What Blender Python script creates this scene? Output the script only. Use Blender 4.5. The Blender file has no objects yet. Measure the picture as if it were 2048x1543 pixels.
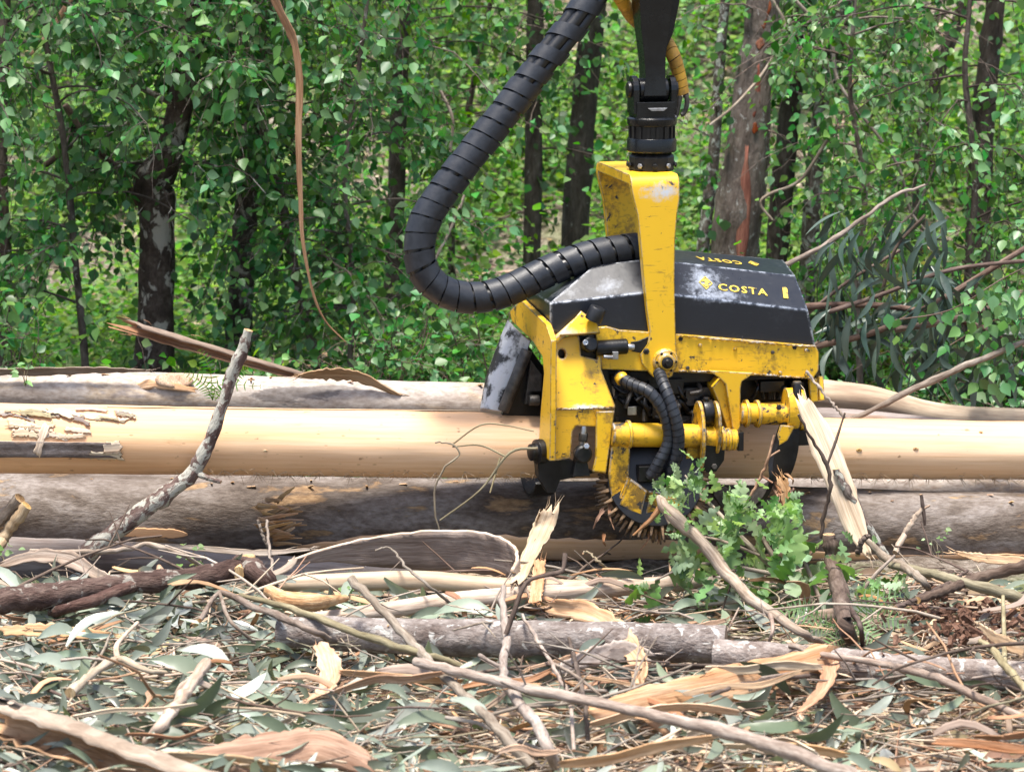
import bpy, bmesh, math, random
import numpy as np
from mathutils import Vector, Matrix, geometry

random.seed(7); RNG = np.random.default_rng(7)
R = math.radians
SC = bpy.context.scene
COL = SC.collection

# ------------------------------------------------------------------ camera, sky, sun, exposure
PITCH = R(10.0); FPX = 6000.0; CAMZ = 2.84
CAM = np.array((0.0, -12.0, CAMZ))
cam_d = bpy.data.cameras.new('camera'); cam = bpy.data.objects.new('camera', cam_d); COL.objects.link(cam)
cam.location = CAM; cam.rotation_euler = (R(90) - PITCH, 0, 0)
cam_d.sensor_width = 36; cam_d.lens = 36 * FPX / 2048; cam_d.clip_end = 500
cam_d.dof.use_dof = True; cam_d.dof.focus_distance = 11.9; cam_d.dof.aperture_fstop = 4.0
SC.camera = cam

SUN_EL, SUN_AZ = R(78), R(205)          # azimuth clockwise from +Y: behind the camera, a little to the left
world = bpy.data.worlds.new('World'); SC.world = world; world.use_nodes = True
wn = world.node_tree; wn.nodes.clear()
sky = wn.nodes.new('ShaderNodeTexSky'); sky.sky_type = 'NISHITA'; sky.sun_disc = False
sky.sun_elevation = SUN_EL; sky.sun_rotation = SUN_AZ; sky.air_density = 1.0; sky.dust_density = 3.0; sky.ozone_density = 1.0
bg = wn.nodes.new('ShaderNodeBackground'); bg.inputs['Strength'].default_value = 0.125
wo = wn.nodes.new('ShaderNodeOutputWorld')
wn.links.new(sky.outputs[0], bg.inputs['Color']); wn.links.new(bg.outputs[0], wo.inputs['Surface'])
sun_d = bpy.data.lights.new('sun', 'SUN'); sun_d.energy = 3.6; sun_d.angle = R(14); sun_d.color = (1.0, 0.95, 0.87)
sun = bpy.data.objects.new('sun', sun_d); COL.objects.link(sun)
sd = Vector((math.sin(SUN_AZ) * math.cos(SUN_EL), math.cos(SUN_AZ) * math.cos(SUN_EL), math.sin(SUN_EL)))
sun.rotation_euler = (-sd).to_track_quat('-Z', 'Y').to_euler(); sun.location = sd * 20
SC.view_settings.view_transform = 'Standard'; SC.view_settings.look = 'None'
SC.view_settings.exposure = 1.28; SC.view_settings.gamma = 1.0; SC.view_settings.use_curve_mapping = False
SC.render.engine = 'CYCLES'
try:
    SC.cycles.use_denoising = True; SC.cycles.max_bounces = 8; SC.cycles.transparent_max_bounces = 8
except Exception: pass

# ------------------------------------------------------------------ photograph pixel -> point in the place
FWD = np.array((0, math.cos(PITCH), -math.sin(PITCH))); UP = np.array((0, math.sin(PITCH), math.cos(PITCH))); RT = np.array((1.0, 0, 0))
def ray(px, py): return RT * (px - 1024) / FPX + UP * -(py - 771.5) / FPX + FWD
def at(px, py, Y):
    d = ray(px, py); return CAM + d * ((Y - CAM[1]) / d[1])
def on(px, py, h=0.0):
    d = ray(px, py); return CAM + d * ((h - CAM[2]) / d[2])
def msize(pxs, p): return pxs * float(np.dot(np.asarray(p) - CAM, FWD)) / FPX
YAW = R(12.0)
HO = at(1330, 888, 0.13)                      # origin of the harvester head, on the log's axis
HU = np.array((math.cos(YAW), math.sin(YAW), 0)); HV = np.array((-math.sin(YAW), math.cos(YAW), 0)); HW = np.array((0, 0, 1.0))
def loc(p): q = np.asarray(p) - HO; return np.array((q @ HU, q @ HV, q @ HW))
def H(px, py, v):                              # head-local point on the plane v
    d = ray(px, py); t = (v - (CAM - HO) @ HV) / (d @ HV); return loc(CAM + d * t)
def E(px, py, u):
    d = ray(px, py); t = (u - (CAM - HO) @ HU) / (d @ HU); return loc(CAM + d * t)

# ------------------------------------------------------------------ mesh helpers
class MB:
    """collects vertices, faces and a texture coordinate per vertex"""
    def __init__(s): s.v = []; s.f = []; s.t = []; s.m = []; s.n = 0
    def add(s, V, F, T=None, m=0):
        V = np.asarray(V, float).reshape(-1, 3)
        s.v.append(V); s.t.append(np.asarray(T, float).reshape(-1, 3) if T is not None else V.copy())
        s.f += [tuple(int(i) + s.n for i in f) for f in F]; s.m += [m] * len(F); s.n += len(V)
        return s
    def V(s): return np.concatenate(s.v)
    def T(s): return np.concatenate(s.t)

def make_mesh(name, V, F, T=None, mats=(), midx=None, smooth=False):
    me = bpy.data.meshes.new(name)
    if isinstance(F, np.ndarray):
        k = F.shape[1]; me.vertices.add(len(V)); me.vertices.foreach_set('co', np.asarray(V, np.float32).ravel())
        me.loops.add(F.size); me.loops.foreach_set('vertex_index', F.astype(np.int32).ravel())
        me.polygons.add(len(F)); me.polygons.foreach_set('loop_start', np.arange(0, F.size, k, dtype=np.int32))
        me.update(calc_edges=True)
    else:
        me.from_pydata(np.asarray(V).tolist(), [], F)
    if T is not None:
        a = me.attributes.new('tc', 'FLOAT_VECTOR', 'POINT'); a.data.foreach_set('vector', np.asarray(T, np.float32).ravel())
    for m in mats: me.materials.append(m)
    if midx is not None and len(mats) > 1: me.polygons.foreach_set('material_index', np.asarray(midx, np.int32))
    if smooth: me.polygons.foreach_set('use_smooth', np.ones(len(me.polygons), bool))
    me.update(); me.validate(); return me

def tag(o, label=None, cat=None, group=None, kind=None):
    if label: o['label'] = label
    if cat: o['category'] = cat
    if group: o['group'] = group
    if kind: o['kind'] = kind
    return o
def thing(name, label, cat, base=(0, 0, 0), group=None, kind=None, rotz=0.0):
    o = bpy.data.objects.new(name, None); COL.objects.link(o); o.location = base; o.rotation_euler = (0, 0, rotz); o.empty_display_size = 0.1
    return tag(o, label, cat, group, kind)
def link(name, me, parent=None, M=None):
    o = bpy.data.objects.new(name, me); COL.objects.link(o)
    if parent is not None: o.parent = parent
    if M is not None: o.matrix_basis = M
    return o
def build(name, mb, mat, parent=None, smooth=True, base=None, space=None, **tags):
    """one mesh object; top level ones get their origin at their own base, parts are written in the parent's coordinates"""
    V = mb.V(); T = mb.T()
    mats = mat if isinstance(mat, (list, tuple)) else (mat,)
    if parent is None:
        b = np.array((*(V[:, :2].min(0) + V[:, :2].max(0)) / 2, V[:, 2].min())) if base is None else np.asarray(base)
        V = V - b
    elif space == 'world':
        b = np.array(parent.location)
        if parent.parent is not None: b = b + np.array(parent.parent.location)
        V = V - b; b = (0, 0, 0)
    else: b = (0, 0, 0)
    me = make_mesh(name, V, mb.f, T, mats, mb.m, smooth)
    o = link(name, me, parent); o.location = b
    return tag(o, **tags)
def sharp(o, ang=32):
    me = o.data
    try: me.set_sharp_from_angle(angle=R(ang))
    except Exception: pass
    return o

def fit(r, n):
    r = np.atleast_1d(np.asarray(r, float))
    return np.full(n, r[0]) if len(r) == 1 else (r.copy() if len(r) == n else np.interp(np.linspace(0, 1, n), np.linspace(0, 1, len(r)), r))
def unit(a): a = np.asarray(a, float); return a / (np.linalg.norm(a) + 1e-12)
def smoothpath(P, n=None, step=None):
    """Catmull-Rom through rows of P (any columns)"""
    P = np.asarray(P, float)
    if len(P) < 3:
        k = n or 6; t = np.linspace(0, 1, k)[:, None]; return P[0] * (1 - t) + P[1] * t
    Q = np.vstack([2 * P[0] - P[1], P, 2 * P[-1] - P[-2]]); out = []
    per = max(2, int((n or 24) / (len(P) - 1)))
    for i in range(1, len(Q) - 2):
        t = np.linspace(0, 1, per, endpoint=False)[:, None]
        a, b, c, d = Q[i - 1], Q[i], Q[i + 1], Q[i + 2]
        out.append(0.5 * (2 * b + (c - a) * t + (2 * a - 5 * b + 4 * c - d) * t ** 2 + (3 * b - a - 3 * c + d) * t ** 3))
    out.append(P[-1:]); return np.vstack(out)
def frames(P):
    T = np.gradient(P, axis=0); T /= np.linalg.norm(T, axis=1)[:, None] + 1e-12
    a = np.array((0, 0, 1.0)) if abs(T[0, 2]) < 0.8 else np.array((0, 1.0, 0))
    N = [unit(a - T[0] * (a @ T[0]))]
    for i in range(1, len(P)): n = N[-1] - T[i] * (N[-1] @ T[i]); N.append(unit(n))
    N = np.array(N); return T, N, np.cross(T, N)
def tube(mb, P, r, sides=8, rough=0.0, cap=True, m=0, capm=None, oval=None, seed=None):
    P = np.asarray(P, float); n = len(P); r = fit(r, n)
    T, N, B = frames(P); a = np.linspace(0, 2 * math.pi, sides, endpoint=False)
    s = np.concatenate([[0], np.cumsum(np.linalg.norm(np.diff(P, axis=0), axis=1))])
    rr = np.repeat(r[:, None], sides, 1)
    if rough:
        g = RNG.standard_normal((n, sides)); g = (g + np.roll(g, 1, 1) + np.roll(g, -1, 1)) / 1.7
        if n > 2: g[1:-1] = (g[:-2] + g[1:-1] + g[2:]) / 1.7
        rr = rr * (1 + rough * g)
    ca, sa = np.cos(a)[None, :, None], np.sin(a)[None, :, None]
    if oval: ca = ca * oval
    off = (N[:, None] * ca + B[:, None] * sa) * rr[..., None]
    V = (P[:, None] + off).reshape(-1, 3)
    Tc = np.stack([np.cos(a)[None] * rr, np.sin(a)[None] * rr, np.repeat(s[:, None], sides, 1) + (P[0, 0] * 3.1 + P[0, 2])], -1).reshape(-1, 3)
    F = [(i * sides + j, i * sides + (j + 1) % sides, (i + 1) * sides + (j + 1) % sides, (i + 1) * sides + j) for i in range(n - 1) for j in range(sides)]
    mb.add(V, F, Tc, m)
    if cap:
        for k, o in ((0, 0), (n - 1, (n - 1) * sides)):
            ring = V[o:o + sides]; c = ring.mean(0); Vc = np.vstack([ring, c[None]])
            fc = [((j + 1) % sides, j, sides) if k == 0 else (j, (j + 1) % sides, sides) for j in range(sides)]
            mb.add(Vc, fc, Vc, capm if capm is not None else m)
    return mb
def boxm(mb, c, size, M=None, m=0, taper=(1, 1)):
    x, y, z = np.asarray(size) / 2
    V = np.array([(-x, -y, -z), (x, -y, -z), (x, y, -z), (-x, y, -z), (-x * taper[0], -y * taper[1], z), (x * taper[0], -y * taper[1], z), (x * taper[0], y * taper[1], z), (-x * taper[0], y * taper[1], z)])
    if M is not None: V = V @ np.asarray(M)[:3, :3].T
    V = V + np.asarray(c)
    return mb.add(V, [(3, 2, 1, 0), (4, 5, 6, 7), (0, 1, 5, 4), (1, 2, 6, 5), (2, 3, 7, 6), (3, 0, 4, 7)], None, m)
def lathe(mb, prof, c, axis=(0, 0, 1), sides=32, m=0):
    """prof: (radius, along) pairs"""
    ax = unit(axis); a0 = np.array((1.0, 0, 0)) if abs(ax[0]) < 0.8 else np.array((0, 1.0, 0))
    N = unit(a0 - ax * (a0 @ ax)); B = np.cross(ax, N); a = np.linspace(0, 2 * math.pi, sides, endpoint=False)
    V = np.concatenate([np.asarray(c) + ax * h + r * (np.cos(a)[:, None] * N + np.sin(a)[:, None] * B) for r, h in prof])
    n = len(prof)
    F = [(i * sides + j, i * sides + (j + 1) % sides, (i + 1) * sides + (j + 1) % sides, (i + 1) * sides + j) for i in range(n - 1) for j in range(sides)]
    F.append(tuple(range(sides))[::-1]); F.append(tuple(range((n - 1) * sides, n * sides)))
    return mb.add(V, F, None, m)
def prism(mb, P, d, holes=(), m=0):
    """flat outline P (3-D points, coplanar) with holes, pushed along vector d"""
    loops = [np.asarray(P, float)] + [np.asarray(h, float) for h in holes]
    tris = geometry.tessellate_polygon([[Vector(p) for p in l] for l in loops])
    V = np.concatenate(loops); n = len(V); d = np.asarray(d, float)
    nrm = np.zeros(3)
    for a, b, c in tris: nrm += np.cross(V[b] - V[a], V[c] - V[a])
    flip = nrm @ d > 0
    F = [t[::-1] if flip else t for t in tris] + [tuple(i + n for i in (t if flip else t[::-1])) for t in tris]
    o = 0
    for k, l in enumerate(loops):
        area = np.zeros(3)
        for i in range(len(l)): area += np.cross(l[i] - l[0], l[(i + 1) % len(l)] - l[0])
        ccw = (area @ d) > 0
        for i in range(len(l)):
            a, b = o + i, o + (i + 1) % len(l)
            q = (a, b, b + n, a + n)
            if (ccw if k == 0 else not ccw): q = q[::-1] if False else q
            else: q = q[::-1]
            F.append(q)
        o += len(l)
    return mb.add(np.vstack([V, V + d]), F, None, m)
def circle3(c, ax, r, n=20):
    ax = unit(ax); a0 = np.array((0, 0, 1.0)) if abs(ax[2]) < 0.8 else np.array((1.0, 0, 0)); N = unit(a0 - ax * (a0 @ ax)); B = np.cross(ax, N)
    return np.array([np.asarray(c) + r * (math.cos(t) * N + math.sin(t) * B) for t in np.linspace(0, 2 * math.pi, n, endpoint=False)])
def ribbon(mb, P, W, side, curl=0.0, thick=0.004, k=5, ragged=0.0, m_out=0, m_in=1, rough=0.0, m_edge=None):
    """bark sheet: path P (n,3), widths W, side (n,3) across vector, curl = arc angle of the cross-section; outer face m_out, inner m_in"""
    P = np.asarray(P, float); n = len(P); W = fit(W, n)
    side = np.broadcast_to(np.asarray(side, float), (n, 3)); T = np.gradient(P, axis=0); T /= np.linalg.norm(T, axis=1)[:, None] + 1e-12
    S = side - T * (side * T).sum(1)[:, None]; S /= np.linalg.norm(S, axis=1)[:, None] + 1e-12; Nn = np.cross(S, T)
    s = np.concatenate([[0], np.cumsum(np.linalg.norm(np.diff(P, axis=0), axis=1))])
    if ragged: W = W * (1 + ragged * RNG.standard_normal(n))
    x = np.linspace(-1, 1, k); curl = fit(curl, n); O = []; I = []; Tc = []
    for i in range(n):
        c = max(abs(curl[i]), 1e-3) * (1 if curl[i] >= 0 else -1); rad = W[i] / c
        ang = x * c / 2; ox = rad * np.sin(ang); oz = rad * (np.cos(ang) - 1)
        j = rough * RNG.standard_normal(k) * W[i]; j2 = P[i] * 0
        row = P[i] + S[i] * ox[:, None] + Nn[i] * (oz + j)[:, None]
        if ragged and i in (0, n - 1): row = row + T[i] * (RNG.standard_normal(k)[:, None] * W[i] * 0.35)
        O.append(row); nr = Nn[i] * np.cos(ang)[:, None] + S[i] * np.sin(ang)[:, None]; I.append(row - nr * thick)
        Tc.append(np.stack([ox, np.zeros(k), np.full(k, s[i] + P[0, 0] * 2.3)], -1))
    O = np.concatenate(O); I = np.concatenate(I); Tc = np.concatenate(Tc); N = n * k
    q = [(i * k + j, i * k + j + 1, (i + 1) * k + j + 1, (i + 1) * k + j) for i in range(n - 1) for j in range(k - 1)]
    mb.add(np.vstack([O, I]), [], np.vstack([Tc, Tc]))
    b = mb.n - 2 * N
    mb.f += [tuple(a + b for a in f) for f in q]; mb.m += [m_out] * len(q)
    mb.f += [tuple(a + b + N for a in f[::-1]) for f in q]; mb.m += [m_in] * len(q)
    e = [(i * k, (i + 1) * k) for i in range(n - 1)] + [((i + 1) * k + k - 1, i * k + k - 1) for i in range(n - 1)] + [(j + 1, j) for j in range(k - 1)] + [((n - 1) * k + j, (n - 1) * k + j + 1) for j in range(k - 1)]
    mb.f += [(b + a, b + c, b + c + N, b + a + N) for a, c in e]; mb.m += [m_in if m_edge is None else m_edge] * len(e)
    return mb

# leaf blades, unit length along +y, x across, z = normal
def blade_ovate(w=0.72, fold=0.12):
    V = np.array([(0, 0, 0), (w * .42, .22, fold), (w * .5, .45, fold), (w * .2, .8, fold * .3), (0, 1.0, -.05), (-w * .2, .8, fold * .3), (-w * .5, .45, fold), (-w * .42, .22, fold)])
    return V, [(0, 1, 2, 3), (0, 3, 4, 5), (0, 5, 6, 7)]
def blade_sickle(w=0.2, bend=0.12, droop=0.12, n=5):
    y = np.linspace(0, 1, n + 1); hw = w / 2 * np.sin(np.pi * np.clip(y * .92 + .05, 0, 1)) ** .8; hw[-1] = 0.004; cx = bend * np.sin(np.pi * y); z = -droop * y ** 2
    V = np.concatenate([np.stack([cx - hw, y, z + .02], -1), np.stack([cx, y, z], -1), np.stack([cx + hw, y, z + .02], -1)]); k = n + 1
    F = [(i, k + i, k + i + 1, i + 1) for i in range(n)] + [(k + i, 2 * k + i, 2 * k + i + 1, k + i + 1) for i in range(n)]
    return V, F
def blade_oak(seed=0):
    rg = np.random.default_rng(seed); m = 27; y = np.linspace(0.0, 1, m); env = .33 * np.sin(np.pi * (y * .80 + .03)) ** .8 * (0.45 + .65 * y); ph = rg.uniform(-.5, .5)
    def half(p): h = env * (1 - .68 * (.5 + .5 * np.cos(y * 2 * np.pi * 4.2 + p)) ** 2.6) + .012; h[-1] = .05; h[-2] = max(h[-2], .12); return h
    hw, hl = half(ph), half(ph + .7); z = .10 * np.sin(y * 3 + seed) - (.12 + .16 * (seed % 3)) * y ** 2; wv = .03 * np.sin(y * 17 + seed)
    V = np.concatenate([np.stack([-hl, y, z + hl * .28 + wv], -1), np.stack([0 * y, y, z], -1), np.stack([hw, y, z + hw * .28 - wv], -1)])
    F = [(i, m + i, m + i + 1, i + 1) for i in range(m - 1)] + [(m + i, 2 * m + i, 2 * m + i + 1, m + i + 1) for i in range(m - 1)]
    return V, F
def leaf_frames(D, Nn):
    D = D / (np.linalg.norm(D, axis=1)[:, None] + 1e-9); S = np.cross(D, Nn); S /= np.linalg.norm(S, axis=1)[:, None] + 1e-9
    return D, S, np.cross(S, D)
def leaf_cloud(P, D, Nn, L, blade, wvar=0.2):
    """all leaves of one mass in one go: returns vertices and an index array of quads"""
    bv, bf = blade; n = len(P); D, S, Nn = leaf_frames(D, Nn); L = np.broadcast_to(L, (n,))
    ws = 1 + wvar * RNG.standard_normal(n)
    V = P[:, None] + (S[:, None] * (bv[None, :, 0:1] * ws[:, None, None]) + D[:, None] * bv[None, :, 1:2] + Nn[:, None] * bv[None, :, 2:3]) * L[:, None, None]
    F = np.array(bf)[None] + (np.arange(n) * len(bv))[:, None, None]
    return V.reshape(-1, 3), F.reshape(-1, len(bf[0]))
def leaf_matrix(p, d, n, L):
    d, s, n = leaf_frames(np.asarray(d)[None], np.asarray(n)[None]); M = Matrix.Identity(4)
    for i in range(3): M[i][0] = s[0][i] * L; M[i][1] = d[0][i] * L; M[i][2] = n[0][i] * L; M[i][3] = p[i]
    return M
def rand_dirs(n, zmin=-1, zmax=1):
    z = RNG.uniform(zmin, zmax, n); a = RNG.uniform(0, 2 * np.pi, n); r = np.sqrt(np.clip(1 - z * z, 0, 1)); return np.stack([r * np.cos(a), r * np.sin(a), z], -1)

GAPS = [(262, 375, 330, 700, .92), (270, 400, 200, 330, .7), (455, 520, 380, 690, .75), (90, 185, 130, 215, .9), (1040, 1098, 0, 520, .72), (1118, 1215, 0, 520, .72), (1425, 1545, 0, 520, .72), (1460, 1535, 270, 540, .8), (1500, 1545, 0, 250, .6), (1545, 1590, 200, 520, .6), (1595, 1650, 300, 520, .6), (1860, 1945, 0, 240, .7), (1945, 2015, 0, 260, .6), (770, 815, 90, 560, .5), (1215, 1440, 0, 330, .55), (880, 1045, 0, 250, .5), (1900, 2048, 0, 240, .35), (1700, 1900, 60, 260, .3), (565, 625, 80, 480, .5), (0, 30, 300, 560, .5)]
def gap_keep(P):
    """natural openings in the foliage, through which trunks and the bank show"""
    d = P - CAM; z = d @ FWD; xx = 1024 + FPX * d[:, 0] / z; yy = 771.5 - FPX * (d @ UP) / z; k = np.ones(len(P), bool)
    for x0, x1, y0, y1, pr in GAPS: k &= ~((xx > x0) & (xx < x1) & (yy > y0) & (yy < y1) & (RNG.random(len(P)) < pr))
    return k
# ------------------------------------------------------------------ materials
class NT:
    def __init__(s, name):
        s.mat = bpy.data.materials.new(name); s.mat.use_nodes = True; s.t = s.mat.node_tree; s.t.nodes.clear()
        s.out = s.t.nodes.new('ShaderNodeOutputMaterial')
    def n(s, kind, **kw):
        nd = s.t.nodes.new('ShaderNode' + kind)
        for k, v in kw.items():
            if k.startswith('_'): setattr(nd, k[1:], v)
            else: s.put(nd.inputs[int(k[1:])] if k[0] == 'i' and k[1:].isdigit() else nd.inputs[k.replace('__', ' ')], v)
        return nd
    def put(s, sock, v):
        if isinstance(v, bpy.types.NodeSocket): s.t.links.new(v, sock)
        elif isinstance(v, bpy.types.Node): s.t.links.new(v.outputs[0], sock)
        else:
            if hasattr(sock, 'default_value') and isinstance(v, (tuple, list)) and len(v) == 3 and sock.type == 'RGBA': v = (*v, 1)
            sock.default_value = v
    def coords(s, kind='tc', scale=(1, 1, 1)):
        if kind == 'tc': c = s.n('Attribute', _attribute_name='tc').outputs['Vector']
        elif kind == 'obj': c = s.n('TexCoord').outputs['Object']
        elif kind == 'pos': c = s.n('NewGeometry').outputs['Position']
        return s.n('Mapping', Vector=c, Scale=scale).outputs[0]
    def noise(s, co, scale=5, detail=5, rough=0.55, dist=0.0): return s.n('TexNoise', Vector=co, Scale=scale, Detail=detail, Roughness=rough, Distortion=dist).outputs[0]
    def ramp(s, fac, stops, interp='LINEAR'):
        r = s.n('ValToRGB', Fac=fac); e = r.color_ramp; e.interpolation = interp
        while len(e.elements) < len(stops): e.elements.new(0.5)
        for el, (p, c) in zip(e.elements, stops):
            el.position = p; el.color = (*c, 1) if isinstance(c, tuple) else (c, c, c, 1)
        return r.outputs[0]
    def mix(s, fac, a, b, mode='MIX'):
        m = s.n('Mix', _data_type='RGBA', _blend_type=mode); s.put(m.inputs[0], fac); s.put(m.inputs[6], a); s.put(m.inputs[7], b); return m.outputs[2]
    def math(s, op, a, b=0.0, clamp=False):
        m = s.n('Math', _operation=op, _use_clamp=clamp); s.put(m.inputs[0], a); s.put(m.inputs[1], b); return m.outputs[0]
    def bump(s, h, strength=0.3, dist=0.01, normal=None):
        b = s.n('Bump', Height=h, Strength=strength, Distance=dist)
        if normal is not None: s.put(b.inputs['Normal'], normal)
        return b.outputs[0]
    def bsdf(s, color, rough=0.6, metal=0.0, normal=None, spec=0.5, coat=0.0):
        p = s.n('BsdfPrincipled'); s.put(p.inputs['Base Color'], color); s.put(p.inputs['Roughness'], rough); s.put(p.inputs['Metallic'], metal)
        p.inputs['Specular IOR Level'].default_value = spec; p.inputs['Coat Weight'].default_value = coat; p.inputs['Coat Roughness'].default_value = 0.25
        if normal is not None: s.put(p.inputs['Normal'], normal)
        return p.outputs[0]
    def done(s, sh): s.t.links.new(sh, s.out.inputs['Surface']); return s.mat
    def hue(s, col, rnd, amt=0.04, val=0.35, sat=0.25):
        h = s.math('ADD', s.math('MULTIPLY', rnd, amt), 0.5 - amt / 2)
        r2 = s.math('FRACT', s.math('MULTIPLY', rnd, 7.31)); v = s.math('ADD', s.math('MULTIPLY', r2, val * 2), 1 - val)
        r3 = s.math('FRACT', s.math('MULTIPLY', rnd, 13.7)); st = s.math('ADD', s.math('MULTIPLY', r3, sat * 2), 1 - sat)
        m = s.n('HueSaturation', Color=col); s.put(m.inputs['Hue'], h); s.put(m.inputs['Saturation'], st); s.put(m.inputs['Value'], v); return m.outputs[0]
    def island(s): return s.n('NewGeometry').outputs['Random Per Island']
    def objrand(s): return s.n('ObjectInfo').outputs['Random']

def m_leaf(name, col, col2, trans=0.35, rough=0.45, val=0.35, amt=0.05, use_obj=False, back=None, sat=0.25):
    t = NT(name)
    rnd = t.math('FRACT', t.math('ADD', t.island(), t.objrand())) if use_obj else t.island()
    c = t.hue(t.mix(t.math('FRACT', t.math('MULTIPLY', rnd, 3.7)), col, col2), rnd, amt, val, sat)
    nz = t.noise(t.coords('pos'), 60, 2); c = t.mix(t.math('MULTIPLY', nz, 0.35), c, t.mix(1.0, c, (0.55, 0.6, 0.45), 'MULTIPLY'))
    if back: c = t.mix(t.n('NewGeometry').outputs['Backfacing'], c, t.hue(back, rnd, amt, val, sat))
    p = t.bsdf(c, rough, spec=0.45); tr = t.n('BsdfTranslucent'); t.put(tr.inputs['Color'], t.mix(1.0, c, (1.15, 1.3, 0.55), 'MULTIPLY'))
    ms = t.n('MixShader'); t.put(ms.inputs[0], trans); t.t.links.new(p, ms.inputs[1]); t.t.links.new(tr.outputs[0], ms.inputs[2])
    return t.done(ms.outputs[0])

def m_bark(name, stops, patch=(9, 9, 1.6), fine=(40, 40, 8), lichen=None, lich_amt=0.55, lsc=26, bump=0.5, rough=0.85, pscale=1.0, vary=0.15):
    t = NT(name); co = t.coords('tc', patch); n1 = t.noise(co, pscale, 6, 0.6, 0.4); n2 = t.noise(t.coords('tc', fine), 1.0, 5, 0.65)
    c = t.ramp(n1, stops); c = t.mix(t.ramp(n2, [(.36, 0.0), (.66, .95)]), c, t.mix(1.0, c, (0.55, 0.50, 0.47), 'MULTIPLY'))
    n4 = t.noise(t.coords('pos'), 2.3, 4, .6); c = t.mix(t.ramp(n4, [(.42, 0.0), (.68, .6)]), c, t.mix(1.0, c, (.62, .56, .52), 'MULTIPLY'))
    if lichen:
        n3 = t.noise(t.coords('tc', (1, 1, .75)), lsc, 5, 0.6, 0.6); c = t.mix(t.ramp(n3, [(lich_amt, 0.0), (lich_amt + .05, 1.0)]), c, lichen)
    c = t.hue(c, t.objrand(), 0.02, vary, 0.15)
    h = t.math('ADD', n1, t.math('MULTIPLY', n2, 1.2))
    return t.done(t.bsdf(c, rough, normal=t.bump(h, bump, 0.012), spec=0.25))

BASE = {}
def M(k): return BASE[k]
BASE['log_bark'] = m_bark('log_bark_grey', [(.28, (.10, .065, .05)), (.40, (.20, .15, .125)), (.52, (.27, .235, .215)), (.60, (.33, .30, .285)), (.68, (.40, .27, .16)), (.76, (.22, .16, .14))], patch=(5, 5, .9), fine=(60, 60, 5), bump=.25, rough=.6)
BASE['log_bark_dark'] = m_bark('log_bark_dark', [(.30, (.36, .22, .11)), (.365, (.26, .16, .085)), (.40, (.095, .07, .055)), (.47, (.16, .128, .108)), (.56, (.25, .215, .195)), (.60, (.18, .15, .13)), (.635, (.36, .23, .125)), (.68, (.30, .19, .10)), (.72, (.16, .125, .10))], patch=(6, 6, 2.2), fine=(70, 70, 30), bump=.5, rough=.65)
BASE['log_pale'] = m_bark('log_pale_smooth', [(.3, (.40, .29, .18)), (.5, (.52, .41, .27)), (.7, (.58, .49, .36))], patch=(4, 4, .6), fine=(40, 40, 3), bump=.12, rough=.55)
BASE['log_far'] = m_bark('log_smooth_grey', [(.30, (.17, .15, .14)), (.40, (.25, .225, .21)), (.415, (.46, .41, .37)), (.56, (.54, .48, .43)), (.62, (.58, .47, .36)), (.66, (.40, .35, .32))], patch=(7, 7, 2.2), fine=(60, 60, 26), bump=.15, rough=.55)
BASE['log_lichen'] = m_bark('log_lichen_grey', [(.3, (.16, .12, .10)), (.45, (.27, .225, .20)), (.55, (.36, .315, .285)), (.7, (.44, .40, .37))], patch=(12, 12, 9), fine=(70, 70, 40), lichen=(.50, .48, .44), lich_amt=.58, bump=.9)
BASE['stick'] = m_bark('stick_grey_brown', [(.3, (.21, .165, .13)), (.5, (.35, .295, .245)), (.7, (.46, .405, .35))], patch=(30, 30, 6), fine=(120, 120, 20), bump=.35, vary=.3)
BASE['stick_dark'] = m_bark('stick_dark_brown', [(.3, (.07, .045, .035)), (.5, (.14, .10, .08)), (.7, (.22, .17, .14))], patch=(30, 30, 6), fine=(120, 120, 20), bump=.4, vary=.3)
BASE['stick_lichen'] = m_bark('stick_lichen_patched', [(.3, (.07, .045, .04)), (.5, (.16, .115, .10)), (.7, (.27, .22, .19))], patch=(20, 20, 8), fine=(100, 100, 30), lichen=(.36, .35, .30), lich_amt=.49, bump=.8)
BASE['dead_branch'] = m_bark('dead_branch_flaky', [(.3, (.06, .03, .022)), (.5, (.12, .07, .055)), (.7, (.22, .15, .12))], patch=(20, 20, 8), fine=(100, 100, 30), lichen=(.30, .27, .225), lich_amt=.565, lsc=16, bump=1.0)
BASE['stick_pale'] = m_bark('stick_pale_peeled', [(.3, (.40, .29, .20)), (.5, (.55, .44, .33)), (.7, (.66, .57, .46))], patch=(20, 20, 3), fine=(90, 90, 8), bump=.2, vary=.15)
BASE['stick_olive'] = m_bark('stick_olive', [(.3, (.21, .18, .11)), (.5, (.30, .26, .17)), (.7, (.40, .35, .24))], patch=(25, 25, 5), fine=(100, 100, 12), bump=.3)
BASE['trunk_birch'] = m_bark('trunk_birch_blotched', [(.3, (.04, .03, .025)), (.5, (.085, .065, .055)), (.62, (.14, .115, .10))], patch=(14, 14, 12), fine=(50, 50, 40), lichen=(.40, .37, .33), lich_amt=.56, lsc=11, bump=.8)
BASE['trunk_dark'] = m_bark('trunk_dark', [(.3, (.045, .034, .028)), (.5, (.09, .072, .06)), (.7, (.16, .135, .115))], patch=(14, 14, 5), fine=(60, 60, 20), lichen=(.24, .24, .21), lich_amt=.64, bump=.8)
BASE['trunk_brown'] = m_bark('trunk_brown', [(.3, (.09, .068, .056)), (.5, (.17, .135, .115)), (.7, (.27, .23, .20))], patch=(12, 12, 4), fine=(50, 50, 18), lichen=(.30, .29, .27), lich_amt=.60, bump=.8)
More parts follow.
